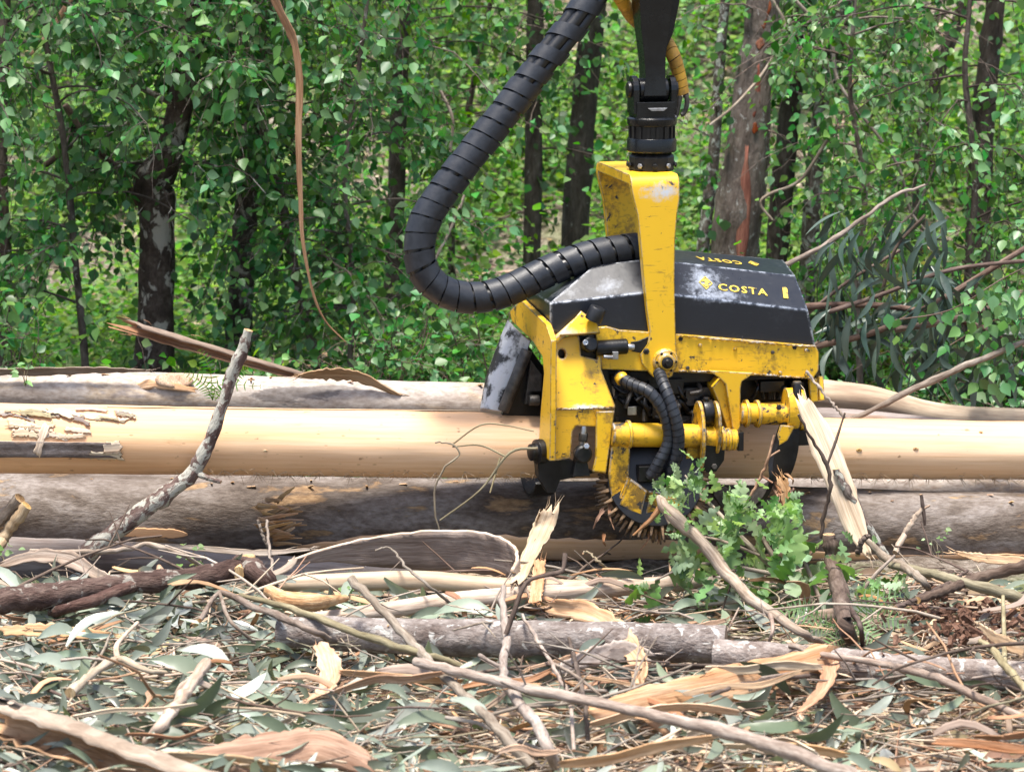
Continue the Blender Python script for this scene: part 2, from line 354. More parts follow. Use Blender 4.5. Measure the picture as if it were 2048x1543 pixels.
BASE['trunk_lichen'] = m_bark('trunk_lichen_pale', [(.3, (.07, .06, .05)), (.5, (.14, .12, .10)), (.7, (.24, .22, .20))], patch=(20, 20, 12), fine=(60, 60, 40), lichen=(.36, .37, .33), lich_amt=.52, bump=.8)
BASE['red_wood'] = m_bark('red_scar_wood', [(.3, (.20, .055, .03)), (.5, (.30, .095, .05)), (.7, (.38, .16, .09))], patch=(30, 30, 5), fine=(120, 120, 10), bump=.4)
BASE['bark_out'] = m_bark('bark_sheet_outer', [(.3, (.22, .165, .125)), (.5, (.36, .285, .23)), (.7, (.46, .39, .33))], patch=(40, 40, 3), fine=(160, 160, 8), bump=.3, vary=.25)
BASE['bark_in'] = m_bark('bark_sheet_inner', [(.3, (.46, .26, .13)), (.5, (.60, .40, .24)), (.7, (.72, .54, .37))], patch=(40, 40, 3), fine=(200, 200, 8), bump=.25, vary=.2)
BASE['bark_brown'] = m_bark('bark_sheet_brown', [(.3, (.30, .15, .08)), (.5, (.45, .26, .155)), (.7, (.58, .38, .25))], patch=(40, 40, 3), fine=(200, 200, 8), bump=.3, vary=.25)
BASE['bark_white'] = m_bark('bark_sheet_white', [(.3, (.56, .40, .26)), (.5, (.68, .55, .40)), (.7, (.76, .66, .52))], patch=(40, 40, 2), fine=(160, 160, 4), bump=.2, vary=.08)
BASE['broken'] = m_bark('broken_wood', [(.3, (.34, .18, .08)), (.5, (.58, .38, .20)), (.7, (.72, .55, .34))], patch=(60, 60, 10), fine=(200, 200, 20), bump=.5)

def m_peeled():
    t = NT('peeled_log_wood'); n1 = t.noise(t.coords('tc', (5, 5, .35)), 1.0, 5, .55); n2 = t.noise(t.coords('tc', (70, 70, 2.5)), 1.0, 4, .6); n3 = t.noise(t.coords('tc', (1, 1, .6)), 34, 2, .5)
    c = t.ramp(n1, [(.3, (.64, .36, .18)), (.5, (.73, .46, .265)), (.7, (.79, .56, .37))])
    c = t.mix(t.ramp(n2, [(.38, 0.0), (.68, .55)]), c, t.mix(1.0, c, (.80, .68, .54), 'MULTIPLY'))
    c = t.mix(t.ramp(n3, [(.70, 0.0), (.74, .75)]), c, (.22, .12, .06))
    vo = t.n('TexVoronoi', Vector=t.coords('tc', (26, 26, 13)), Scale=1.0, Randomness=.45).outputs['Distance']; dent = t.ramp(vo, [(.06, 1.0), (.14, 0.0)]); reg = t.ramp(t.noise(t.coords('tc', (3, 3, .8)), 1.0, 3), [(.50, 0.0), (.58, 1.0)]); dm = t.math('MULTIPLY', dent, reg)
    c = t.mix(t.math('MULTIPLY', dm, .55), c, (.36, .20, .09)); st = t.noise(t.coords('tc', (9, 9, 2.2)), 1.0, 6, .7, 1.2); c = t.mix(t.ramp(st, [(.60, 0.0), (.74, .5)]), c, (.46, .25, .11))
    return t.done(t.bsdf(c, .5, normal=t.bump(t.math('SUBTRACT', t.math('ADD', n2, n1), t.math('MULTIPLY', dm, 1.5)), .16, .006), spec=.3))
BASE['peeled'] = m_peeled()

def edge_mask(t, radius=0.006):
    bv = t.n('Bevel', _samples=4, Radius=radius); gn = t.n('NewGeometry').outputs['Normal']
    d = t.n('VectorMath', _operation='DOT_PRODUCT'); t.put(d.inputs[0], bv.outputs[0]); t.put(d.inputs[1], gn)
    return t.math('SUBTRACT', 1.0, d.outputs['Value']), bv.outputs[0]
def m_paint(name, col, col2, chip, dirt, chip_t=.635, dirt_t=.54, rough=.42, edge=(.38, .37, .36), scuff=None, coat=.15, radius=.009, spec=.5, edge_lo=.012):
    t = NT(name); co = t.coords('obj'); e, bn = edge_mask(t, radius)
    n1 = t.noise(co, 26, 7, .68, .3); n2 = t.noise(co, 5, 6, .62, .2); n3 = t.noise(co, 60, 4, .6); ns = t.noise(t.coords('obj', (3, 3, 30)), 4, 5, .6, .2)
    c = t.mix(n2, col, col2); c = t.mix(t.ramp(t.math('ADD', n2, t.math('MULTIPLY', t.math('SUBTRACT', n3, .5), .5)), [(dirt_t, 0.0), (dirt_t + .14, .75)]), c, dirt)
    c = t.mix(t.ramp(ns, [(.62, 0.0), (.68, .6)]), c, dirt)
    ch = t.ramp(t.math('ADD', n1, t.math('MULTIPLY', t.math('SUBTRACT', n2, .5), .35)), [(chip_t, 0.0), (chip_t + .015, 1.0)]); c = t.mix(ch, c, chip)
    em = t.ramp(t.math('MULTIPLY', e, t.math('ADD', t.math('MULTIPLY', n1, 4.0), -1.1)), [(edge_lo, 0.0), (edge_lo + .038, 1.0)])
    c = t.mix(em, c, t.mix(t.ramp(n1, [(.45, 0.0), (.55, 1.0)]), chip, edge))
    met = t.math('MULTIPLY', em, .6)
    for s in scuff or ():
        d = t.n('VectorMath', _operation='DISTANCE'); mp = t.n('Mapping', Vector=t.n('TexCoord').outputs['Object'], Scale=s[1]); t.put(d.inputs[0], mp.outputs[0]); d.inputs[1].default_value = tuple(np.asarray(s[0]) * np.asarray(s[1]))
        f = t.math('ADD', t.math('SUBTRACT', 1.0, d.outputs['Value']), t.math('MULTIPLY', t.math('SUBTRACT', t.noise(co, 30, 7, .78), .5), 3.0))
        f = t.ramp(f, [(.15, 0.0), (1.25, s[3] if len(s) > 3 else 1.0)]); c = t.mix(f, c, s[2])
    r = t.math('ADD', t.math('MULTIPLY', n1, .3), rough - .12)
    return t.done(t.bsdf(c, r, met, t.bump(t.math('ADD', n3, t.math('MULTIPLY', ch, -2.0)), .08, .003, bn), spec, coat))
def m_plain(name, col, col2, rough=.5, metal=0.0, scale=20, bump=.15, spec=.5, bev=.004, coat=0.0, con=.15):
    t = NT(name); co = t.coords('obj'); n1 = t.noise(co, scale, 6, .65); n2 = t.noise(co, scale * 6, 3, .6)
    c = t.mix(t.ramp(n1, [(.5 - con, 0.0), (.5 + con, 1.0)]), col, col2); nb = t.n('Bevel', _samples=4, Radius=bev).outputs[0] if bev else None
    return t.done(t.bsdf(c, t.math('ADD', t.math('MULTIPLY', n1, .3), rough - .15), metal, t.bump(n2, bump, .003, nb), spec, coat))
YEL = ((.76, .46, .012), (.68, .39, .010))
sc_yoke = [(H(1325, 385, -.31), (9, 4, 22), (.50, .52, .56))]
BASE['yellow'] = m_paint('yellow_paint_worn', *YEL, (.045, .035, .03), (.20, .11, .025), scuff=sc_yoke)
BASE['yellow_grime'] = m_paint('yellow_paint_grimy', (.72, .42, .014), (.60, .32, .012), (.03, .024, .02), (.045, .032, .018), chip_t=.60, dirt_t=.475, edge_lo=.006, radius=.011)
BASE['yellow_plate'] = m_paint('yellow_paint_scuffed_plate', *YEL, (.05, .04, .035), (.25, .14, .03), chip_t=.645, dirt_t=.62, radius=.012, edge_lo=.006, scuff=[(H(1170, 815, -.36), (12, 4, 60), (.6, .6, .58)), (H(1130, 665, -.3), (12, 4, 34), (.62, .56, .44), .8)])
BASE['yellow_dirty'] = m_paint('yellow_paint_dirty', (.74, .44, .014), (.64, .35, .012), (.03, .024, .02), (.07, .045, .02), chip_t=.615, dirt_t=.545, scuff=[(H(1170, 815, -.36), (12, 4, 60), (.6, .6, .58)), (H(1130, 665, -.3), (12, 4, 34), (.62, .56, .44), .8)])
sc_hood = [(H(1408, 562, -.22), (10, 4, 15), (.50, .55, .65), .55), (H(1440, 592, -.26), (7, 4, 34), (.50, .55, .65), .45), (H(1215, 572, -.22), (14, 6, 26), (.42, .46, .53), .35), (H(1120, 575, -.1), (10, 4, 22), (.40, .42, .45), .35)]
BASE['hood'] = m_paint('hood_black_sky_tint', (.006, .008, .014), (.010, .013, .020), (.09, .10, .12), (.020, .023, .030), chip_t=.70, dirt_t=.58, rough=.30, edge=(.66, .69, .74), scuff=sc_hood, coat=.0, radius=.016, spec=.5, edge_lo=.004)  # black paint, with the blue of reflected sky mixed into its base colour
BASE['black'] = m_plain('black_grease_steel', (.004, .004, .0045), (.013, .012, .012), .36, .0, 18, .25, .35)
BASE['black_gloss'] = m_plain('black_paint_gloss', (.004, .0045, .006), (.008, .009, .010), .26, .0, 12, .12, .35)
BASE['rubber'] = m_plain('hose_wrap_rubber', (.011, .013, .018), (.022, .025, .032), .46, .0, 30, .25, .4, 0)
BASE['rubber_in'] = m_plain('hose_inner_rubber', (.004, .004, .005), (.009, .009, .010), .4, .0, 30, .2, .5, 0)
BASE['yellow_wrap'] = m_plain('yellow_hose_wrap', (.55, .30, .03), (.22, .12, .03), .6, .0, 14, .3, .4, 0)
BASE['steel'] = m_plain('bare_steel', (.45, .46, .48), (.25, .24, .24), .35, .85, 30, .15)
BASE['steel_worn'] = m_plain('scraped_steel', (.03, .028, .027), (.50, .51, .53), .55, .2, 12, .7, con=.05)
BASE['steel_dark'] = m_plain('dark_worn_steel', (.03, .027, .024), (.10, .09, .08), .5, .4, 20, .35)
BASE['residue'] = m_plain('tooth_with_wood_residue', (.05, .035, .025), (.36, .22, .11), .7, .0, 40, .5)
def m_decal():
    t = NT('worn_yellow_decal'); co = t.coords('pos'); n = t.noise(co, 75, 5, .7); c = t.mix(t.ramp(n, [(.585, 0.0), (.63, 1.0)]), (.62, .43, .05), (.02, .02, .022)); return t.done(t.bsdf(c, .5))
BASE['decal'] = m_decal()

def m_ground():
    t = NT('forest_floor_litter'); co = t.coords('pos'); n1 = t.noise(co, 1.3, 6, .6); n2 = t.noise(co, 22, 7, .7, .4); n3 = t.noise(co, 90, 4, .7)
    c = t.ramp(n2, [(.3, (.06, .045, .035)), (.45, (.17, .135, .105)), (.6, (.33, .28, .235)), (.75, (.46, .41, .36))])
    g = t.ramp(n1, [(.48, 0.0), (.62, .55)]); c = t.mix(g, c, t.ramp(n2, [(.3, (.05, .09, .02)), (.7, (.17, .26, .06))]))
    return t.done(t.bsdf(c, .9, normal=t.bump(t.math('ADD', n2, t.math('MULTIPLY', n3, .5)), .9, .04), spec=.15))
BASE['ground'] = m_ground()
BASE['red_crumb'] = m_bark('red_brown_crumble', [(.3, (.10, .045, .03)), (.5, (.18, .09, .065)), (.7, (.28, .16, .12))], patch=(30, 30, 20), fine=(90, 90, 60), bump=.8)
BASE['leaf_birch'] = m_leaf('leaf_birch', (.06, .175, .052), (.125, .275, .09), .42, .42, .45, .08)
BASE['leaf_birch_obj'] = m_leaf('leaf_birch_single', (.078, .20, .075), (.155, .31, .125), .4, .42, .4, .07, True)
BASE['leaf_light'] = m_leaf('leaf_light_green', (.10, .235, .04), (.19, .33, .06), .5, .5, .35, .08)
BASE['leaf_ivy'] = m_leaf('leaf_ivy_dark', (.035, .115, .032), (.075, .19, .055), .3, .35, .35, .05)
BASE['leaf_shrub'] = m_leaf('leaf_shrub', (.065, .18, .045), (.14, .28, .085), .42, .42, .45, .09)
BASE['leaf_yellow'] = m_leaf('leaf_yellowish', (.16, .19, .03), (.20, .23, .05), .4, .5, .3, .08)
BASE['leaf_euc'] = m_leaf('leaf_eucalyptus', (.125, .15, .10), (.33, .365, .325), .15, .33, .45, .05, True, (.44, .46, .445), .5)
BASE['leaf_euc_dark'] = m_leaf('leaf_eucalyptus_dark', (.04, .07, .055), (.08, .115, .095), .12, .35, .35, .05, True)
BASE['leaf_dead'] = m_leaf('leaf_dead', (.32, .20, .115), (.44, .34, .24), .1, .6, .4, .05, True)
BASE['leaf_oak'] = m_leaf('leaf_oak', (.12, .235, .075), (.29, .42, .20), .35, .5, .4, .05, True, (.30, .40, .24))
BASE['leaf_fern'] = m_leaf('leaf_fern', (.20, .34, .14), (.30, .43, .23), .35, .5, .25, .05, True)
# ------------------------------------------------------------------ ground and hillside
def hill(Y): return np.where(Y > 5, .46 * (Y - 5) + 0.0, 0.0) - np.where((Y > 4) & (Y <= 6), 0, 0)
def gz(X, Y):
    X = np.asarray(X, float); Y = np.asarray(Y, float)
    s = np.clip((Y - 4.0) / 2.5, 0, 1); z = .46 * np.where(Y < 6.5, (s ** 2) * 1.25, Y - 5.25)
    return z + .035 * np.sin(X * 1.7 + Y * .9) * np.clip(np.abs(Y) / 1.5, 0, 1) + .03 * np.sin(X * .63 - Y * 2.1 + 1) * np.clip(np.abs(Y) / 1.5, 0, 1) - .03
xs = np.concatenate([np.linspace(-60, -8, 27), np.linspace(-7.6, 7.6, 96), np.linspace(8, 60, 27)]); ys = np.concatenate([np.linspace(-60, -6.5, 28), np.linspace(-6, 12, 110), np.linspace(12.6, 70, 40)])
gx, gy = np.meshgrid(xs, ys); V = np.stack([gx, gy, gz(gx, gy) + RNG.normal(0, .012, gx.shape)], -1).reshape(-1, 3)
nx, ny = len(xs), len(ys); ii, jj = np.meshgrid(np.arange(nx - 1), np.arange(ny - 1)); a = (jj * nx + ii).ravel(); F = np.stack([a, a + 1, a + nx + 1, a + nx], -1)
tag(link('ground', make_mesh('ground', V, F, None, (M('ground'),), None, True)), 'litter covered forest floor rising to a bank', kind='structure')

# ------------------------------------------------------------------ logs
def log(name, label, pts, mat, group=None, sides=28, rough=.012, endmat='bark_in', n=60, cat='log', wob=0.0):
    """pts: (px, py, Y, half width in px)"""
    Q = []
    for x, y, Y, r in pts:
        p = at(x, y, Y) if Y is not None else on(x, y, .06 + r * .0019)
        Q.append((*p, msize(r, p)))
    Q = smoothpath(Q, n)
    if wob: Q[:, 1:3] += wob * np.sin(np.linspace(0, 9, len(Q)))[:, None]
    mb = MB(); tube(mb, Q[:, :3], Q[:, 3], sides, rough, True, 0, 1)
    return sharp(build(name, mb, [M(mat), M(endmat)], None, True, label=label, cat=cat, group=group), 50), Q
def lz(px): return (px - 1024) / 500 * math.tan(YAW)
peeled, PQ = log('peeled_log', 'smooth freshly peeled tan log gripped by the harvester head', [(-700, 872, lz(-700), 74), (0, 880, lz(0), 70), (700, 884, lz(700), 67), (1330, 890, lz(1330), 63), (2048, 903, lz(2048), 58), (2700, 912, lz(2700), 54)], 'peeled', sides=40, rough=.006, n=110, wob=.006)
lowlog, LQ = log('bark_log', 'dark grey bark covered log lying under the peeled log', [(-600, 1020, .10, 88), (0, 1026, .12, 84), (700, 1035, .16, 82), (1330, 1045, .20, 80), (2048, 1060, .30, 74), (2600, 1068, .34, 70)], 'log_bark_dark', rough=.01, sides=36, n=90)
farlog, FQ = log('bark_log', 'pale grey smooth log behind the peeled log at left', [(-600, 775, .78, 50), (0, 782, .80, 47), (400, 792, .82, 45), (960, 808, .85, 42), (1330, 820, .88, 40)], 'log_far', rough=.014, sides=32)
log('crooked_log', 'cream coloured crooked log behind the head at right', [(1500, 775, .75, 34), (1640, 790, .76, 32), (1740, 800, .78, 29), (1880, 830, .80, 24), (2048, 838, .84, 22), (2500, 850, .9, 20)], 'log_pale', rough=.01, sides=28)
log('bark_log', 'thin grey log between crooked log and peeled log', [(1450, 830, .55, 20), (1700, 838, .58, 20), (2048, 868, .66, 18), (2500, 885, .7, 17)], 'log_bark', rough=.012)
log('bark_log', 'grey log seen in the gap under the peeled log at right', [(1400, 975, .75, 42), (1800, 985, .78, 40), (2048, 992, .8, 38), (2500, 1000, .85, 36)], 'log_far', rough=.012)
log('bark_log', 'dull grey log half buried in slash at lower left', [(-500, 1112, -.16, 48), (0, 1118, -.14, 45), (300, 1128, -.12, 42), (640, 1150, -.10, 34), (900, 1158, -.08, 28)], 'log_bark', rough=.012)
log('fallen_log', 'lichen grey fallen trunk lying across the middle foreground', [(560, 1262, None, 30), (760, 1270, None, 36), (1000, 1276, None, 38), (1250, 1282, None, 38), (1452, 1288, None, 40)], 'log_lichen', rough=.03, endmat='broken')
log('fallen_log', 'grey brown fallen trunk running off at lower right', [(1430, 1310, None, 34), (1600, 1322, None, 34), (1800, 1338, None, 32), (2048, 1352, None, 30), (2500, 1370, None, 28)], 'log_lichen', rough=.03, endmat='broken')
log('peeled_pole', 'cream peeled pole lying left of the bent bark hoop', [(540, 1168, None, 15), (680, 1164, None, 19), (850, 1160, None, 19), (1000, 1172, None, 18), (1180, 1176, None, 16)], 'log_pale', sides=18, rough=.01, n=40, cat='pole')
log('peeled_pole', 'long pinkish pole slanting across to the oak branch', [(600, 1240, None, 13), (760, 1222, None, 17), (900, 1202, None, 18), (1080, 1186, None, 18), (1300, 1170, None, 17), (1420, 1160, None, 15)], 'stick_pale', sides=18, rough=.02, n=40, cat='pole')

# remnants of bark on the peeled log: children of it
pb = np.array(peeled.location)
def on_log(px, py, lift=.004):
    """point on the peeled log's near surface seen at that pixel"""
    d = ray(px, py); i = int(np.argmin(np.abs(PQ[:, 0] - at(px, py, 0)[0]))); c, r = PQ[i, :3], PQ[i, 3] + lift; ax = unit(PQ[min(i + 1, len(PQ) - 1), :3] - PQ[max(i - 1, 0), :3])
    oc = CAM - c; dp = d - ax * (d @ ax); op = oc - ax * (oc @ ax); A_, B_, C_ = dp @ dp, 2 * dp @ op, op @ op - r * r; disc = B_ * B_ - 4 * A_ * C_
    t = (-B_ - math.sqrt(max(disc, 0))) / (2 * A_); p = CAM + d * t; q = p - c; n = unit(q - ax * (q @ ax)); return p, n
def flake(pts, w, m_out, m_in, label=None, lift=.004, rag=.12, name='bark_remnant', curl=.35, end=None):
    Q = []; N = []
    for k, (x, y) in enumerate(smoothpath(pts, 14)): p, n = on_log(x, y, lift); Q.append(p); N.append(n)
    Q = np.array(Q) - pb; N = np.array(N); T = np.gradient(Q, axis=0); S = np.cross(T, N); mb = MB()
    if end is not None: Q[-3:] += N[-3:] * np.array(end)[:, None]
    ribbon(mb, Q, np.asarray(w) * np.ones(len(Q)) * .002, S, -curl, .003, 5, rag); return build(name, mb, [M(m_out), M(m_in)], peeled, True)
flake([(-120, 897), (60, 898), (238, 900)], 32, 'log_bark_dark', 'bark_white', rag=.03, curl=.5)['label'] = 'dark grey strip of bark left on the log'
flake([(205, 896), (225, 895), (243, 893)], 24, 'bark_white', 'bark_white', rag=.1, lift=.007); flake([(175, 910), (215, 912), (246, 913)], 14, 'bark_white', 'bark_white', rag=.2, lift=.007)
flake([(74, 908), (82, 880), (92, 850)], 14, 'bark_white', 'bark_white', lift=.010, rag=.2)
for k in range(26):
    x = random.uniform(-60, 260); y = 828 + random.uniform(-8, 16) - .02 * x; l = random.uniform(25, 70)
    flake([(x, y), (x + l * .5, y + random.uniform(-2, 6)), (x + l, y + random.uniform(0, 14))], random.uniform(4, 11), random.choice(['stick_olive', 'log_bark', 'bark_white', 'stick_olive']), 'bark_in', lift=random.uniform(.004, .014), rag=.3)
for k in range(9):
    x = random.uniform(0, 140); y = random.uniform(845, 872); flake([(x, y), (x + 25, y + random.uniform(-4, 4)), (x + 50, y + random.uniform(-6, 8))], random.uniform(6, 14), 'bark_white', 'bark_in', lift=.006, rag=.3)
flake([(215, 812), (500, 816), (960, 820)], 4, 'bark_white', 'bark_white', rag=.25, lift=.004)
mb = MB()                                     # torn fibres along the underside
for k in range(420):
    x = random.choice([random.uniform(360, 1080), random.uniform(1600, 2060)]); i = int(np.argmin(np.abs(PQ[:, 0] - at(x, 900, lz(x))[0]))); c, r = PQ[i, :3], PQ[i, 3]
    a = R(random.uniform(-118, -62) - 20); p = c + np.array((0, math.cos(a) * r, math.sin(a) * r)); l = random.uniform(.015, .06)
    d = np.array((random.uniform(-1, 1), -.25 - random.random() * .3, random.uniform(-.5, .05))); q = p + unit(d) * l
    tube(mb, np.array([p, (p + q) / 2 + (0, 0, .004), q]), [.0012, .001, .0004], 3, cap=False)
o = build('torn_fibres', MB() if False else mb, M('bark_white'), peeled, False, space='world'); o['kind'] = 'stuff'

for k in range(4):                        # knots and nicks on the peeled wood
    x, y = random.choice([random.uniform(280, 1060), random.uniform(1660, 2040)]), 0; y = 885 + random.uniform(-45, 45); p, n_ = on_log(x, y, 0.0); r_ = random.uniform(.004, .008); mb = MB(); lathe(mb, [(r_, -.004), (r_ * .9, .002), (r_ * .5, .0035), (r_ * .2, .001)], (0, 0, 0), n_, 12); V_ = mb.V(); mb2 = MB(); mb2.add(V_ * np.array((1.9, 1, 1)) + (p - pb), mb.f); build('knot', mb2, M('broken'), peeled, True)
# torn bark collar and stripped window on the lower log, knot on the far log
def surface_strip(name, label, pts, w, Yc, mo, mi, cat='bark strip', rag=.15, curl=.3, lift=0.0, group=None):
    P = np.array([at(x, y, Y) for x, y, Y in pts]); P = smoothpath(P, 20); mb = MB(); ribbon(mb, P, np.asarray(w) * .002, np.array((0, -.3, 1.0)), curl, .004, 7, rag)
    return build(name, mb, [M(mo), M(mi)], None, True, label=label, cat=cat, group=group)
def subpart(name, parent, p, label):
    o = bpy.data.objects.new(name, None); COL.objects.link(o); o.parent = parent; o.location = np.asarray(p) - np.array(parent.location); o['label'] = label; return o
collar = subpart('torn_bark', lowlog, at(570, 1100, -.05), 'splintered mossy tuft of torn bark')
for k in range(26):
    y = 1000 + k * 3.6; x = 520 + random.uniform(-10, 40); L = random.uniform(40, 95); p = at(x, y, -.055 - .04 * math.sin((y - 1000) / 95 * math.pi)); q = at(x + L * random.uniform(.6, 1), y + random.uniform(-30, 12), -.13 - random.random() * .06); mb = MB()
    ribbon(mb, smoothpath([p, (p + q) / 2 + (0, -.012, .006), q], 6), np.linspace(.022, .006, 6) * random.uniform(.6, 1.3), np.array((0, -.4, 1.0)), .5, .002, 4, .2)
    build('splinter', mb, [M('bark_out' if k % 3 else 'stick_olive'), M('bark_in')], collar, True, space='world')
for x0, x1, a0, w_ in ((600, 1440, R(31), .125), (1500, 2120, R(42), .085), (230, 390, R(14), .04)):
    P = []; lo_, hi_ = at(x0, 1050, .15)[0], at(x1, 1050, .25)[0]
    for X in np.linspace(lo_, hi_, 34):
        i = int(np.argmin(np.abs(LQ[:, 0] - X))); k = np.array([np.interp(X, LQ[:, 0], LQ[:, q]) for q in range(4)]); aa = a0 + .06 * math.sin(X * 5); P.append(np.array((X, k[1] - math.cos(aa) * k[3] * 1.03, k[2] - math.sin(aa) * k[3] * 1.03)))
    mb = MB(); ribbon(mb, np.array(P), w_ * np.clip(np.sin(np.linspace(.12, 3.0, 34)) * 1.8, .1, 1), np.array((0, -math.sin(a0), math.cos(a0))), -w_ / .165, .003, 8, .07); build('stripped_wood', mb, [M('peeled'), M('peeled')], lowlog, True, space='world')['label'] = 'tan stripped patch of bare wood'
knot = subpart('branch_scar', farlog, at(345, 770, .70), 'pale oval branch scar'); kw_ = np.array(knot.location) + np.array(farlog.location); mb = MB()
c = at(345, 764, .735); lathe(mb, [(.030, .0), (.034, .012), (.022, .018), (.010, .015)], (0, 0, 0), (0.35, -.75, .65), 18); V = mb.V(); mb2 = MB(); mb2.add((V - 0) * np.array((2.6, 1, 1.1)) + (c - kw_), mb.f); build('scar_wood', mb2, M('bark_in'), knot, True)
mb = MB(); P = smoothpath([at(270, 775, .74) , at(310, 768, .72), at(390, 780, .70)], 10); ribbon(mb, P, .03, np.array((0, .2, 1)), -.4, .004, 5, .2); build('scar_rim', mb, [M('log_bark'), M('bark_in')], knot, True, space='world')

# ------------------------------------------------------------------ background trees
LEAFM = {}
def single_leaf(matname, blade, key):
    k = (matname, key)
    if k not in LEAFM: LEAFM[k] = make_mesh('leaf', blade[0], blade[1], None, (M(matname),), None, True)
    return LEAFM[k]
OV = blade_ovate(); OV2 = blade_ovate(.62, .2); OV3 = blade_ovate(.85, .06)
def twig_leaves(starts, dirs, lens, droop, spacing, leaf, spread=.9, blade=OV, hang=.55):
    """twigs as polylines with alternate leaves; returns twig paths, leaf position / direction / normal / size"""
    tw = []; P = []; D = []
    for s, d, L in zip(starts, dirs, lens):
        t = np.linspace(0, 1, 6)[:, None]; path = s + d * L * t + np.array((0, 0, -1.0)) * droop * L * t ** 2 + RNG.normal(0, .012, (6, 3)) * t; tw.append(path)
        n = max(3, int(L / spacing)); tt = np.linspace(.12, 1, n); pos = np.stack([np.interp(tt, t[:, 0], path[:, k]) for k in range(3)], -1); P.append(pos)
        ax = unit(path[-1] - path[0]); dd = rand_dirs(n) * spread + ax * .5 + np.array((0, 0, -hang)); D.append(dd)
    P = np.concatenate(P); D = np.concatenate(D); n = len(P); D = D / np.linalg.norm(D, axis=1)[:, None]
    Nn = rand_dirs(n) * .8 + np.array((0, -.45, .75)); return tw, P + D * leaf * .25, D, Nn, leaf * RNG.uniform(.4, 1.3, n)
def tubes_fast(mb, paths, r0, r1, sides=4):
    for p in paths: tube(mb, p, np.linspace(r0, r1, len(p)), sides, cap=False)
def tree(name, label, trunk, mat, leafmat, nb, hrange, blen, leaf=.055, crown_x=None, ivy=0, singles=60, group='trees behind the logs', droop=.55, front=.5, blade=OV, sides=14, twigs=10, cat='tree', density=1.35, topw=.25):
    """trunk: (px, py, Y, half px) from the ground up"""
    Q = np.array([(*at(x, y, Y), msize(r, at(x, y, Y))) for x, y, Y, r in trunk])
    Q0 = Q[0].copy(); g = float(gz(Q0[0], Q0[1])); 
    if Q0[2] > g: Q = np.vstack([[Q0[0] + .0, Q0[1], g - .05, Q0[3] * 1.25], Q])
    top = Q[-1].copy(); dv = unit(Q[-1, :3] - Q[-2, :3]); ext = 2.2; Q = np.vstack([Q, [*(top[:3] + dv * ext * .5), top[3] * .75], [*(top[:3] + dv * ext), top[3] * .35]])
    S = smoothpath(Q, 50); S[:, 3] = np.maximum(S[:, 3], .006)
    base = S[0, :3].copy(); base[2] = g; t = thing(name, label, cat, base, group)
    mb = MB(); tube(mb, S[:, :3], S[:, 3], sides, .05); build('trunk', mb, M(mat), t, True, space='world')
    ztop = S[-1, 2]; bp = []; st = []; dr = []; ln = []
    for k in range(nb):
        h = RNG.uniform(*hrange); h = min(h, ztop - .2); i = int(np.argmin(np.abs(S[:, 2] - h))); s = S[i, :3]; az = RNG.uniform(0, 2 * np.pi)
        if RNG.random() < front: az = RNG.uniform(np.pi * 1.05, np.pi * 1.95)
        L = RNG.uniform(*blen); d = np.array((np.cos(az), np.sin(az) * .75, RNG.uniform(.05, .5))); tt = np.linspace(0, 1, 9)[:, None]
        path = s + d * L * tt + np.array((0, 0, -1)) * .45 * L * tt ** 2.2 + np.cumsum(RNG.normal(0, .022, (9, 3)), 0) * tt; bp.append(path)
        m_ = int(twigs * L * density) + 3
        for q in range(m_):
            f = RNG.uniform(.2, 1); j = f * 8; a_ = int(min(j, 7)); s2 = path[a_] * (1 - (j - a_)) + path[a_ + 1] * (j - a_)
            if s2[2] > 3.0 and RNG.random() > topw: continue
            st.append(s2); dr.append(unit(rand_dirs(1)[0] * .8 + d * .5 + np.array((0, 0, -.15)))); ln.append(RNG.uniform(.18, .5))
    mb = MB(); tubes_fast(mb, bp, .007, .002, 5)
    if st:
        tw, P, D, Nn, Ls = twig_leaves(st, dr, ln, droop, .034, leaf); gk = gap_keep(np.array([w[3] for w in tw])); tubes_fast(mb, [w for w, g_ in zip(tw, gk) if g_], .0025, .0012, 3); gk = gap_keep(P); P, D, Nn, Ls = P[gk], D[gk], Nn[gk], Ls[gk]
    build('branches', mb, M(mat), t, True, space='world')['kind'] = 'stuff'
    if ivy:
        ivy = int(ivy * 1.5)
        i = RNG.integers(2, int(len(S) * .75), ivy); az = RNG.uniform(0, 2 * np.pi, ivy); rr = S[i, 3] * RNG.uniform(1.0, 1.5, ivy) + RNG.exponential(.03, ivy); o = np.stack([np.cos(az), np.sin(az), np.zeros(ivy)], -1)
        Pi = S[i, :3] + o * rr[:, None] + RNG.normal(0, .03, (ivy, 3)) * np.array((0, 0, 1)); Di = rand_dirs(ivy) * .6 + np.array((0, 0, -.8)) + o * .3; gk = gap_keep(Pi); Vi, Fi = leaf_cloud(Pi[gk], Di[gk], (o + rand_dirs(ivy) * .5 + np.array((0, 0, .3)))[gk], RNG.uniform(.03, .065, ivy)[gk], OV3)
        tag(link('ivy', make_mesh('ivy', Vi - base, Fi, None, (M('leaf_ivy'),), None, True), t), kind='stuff')
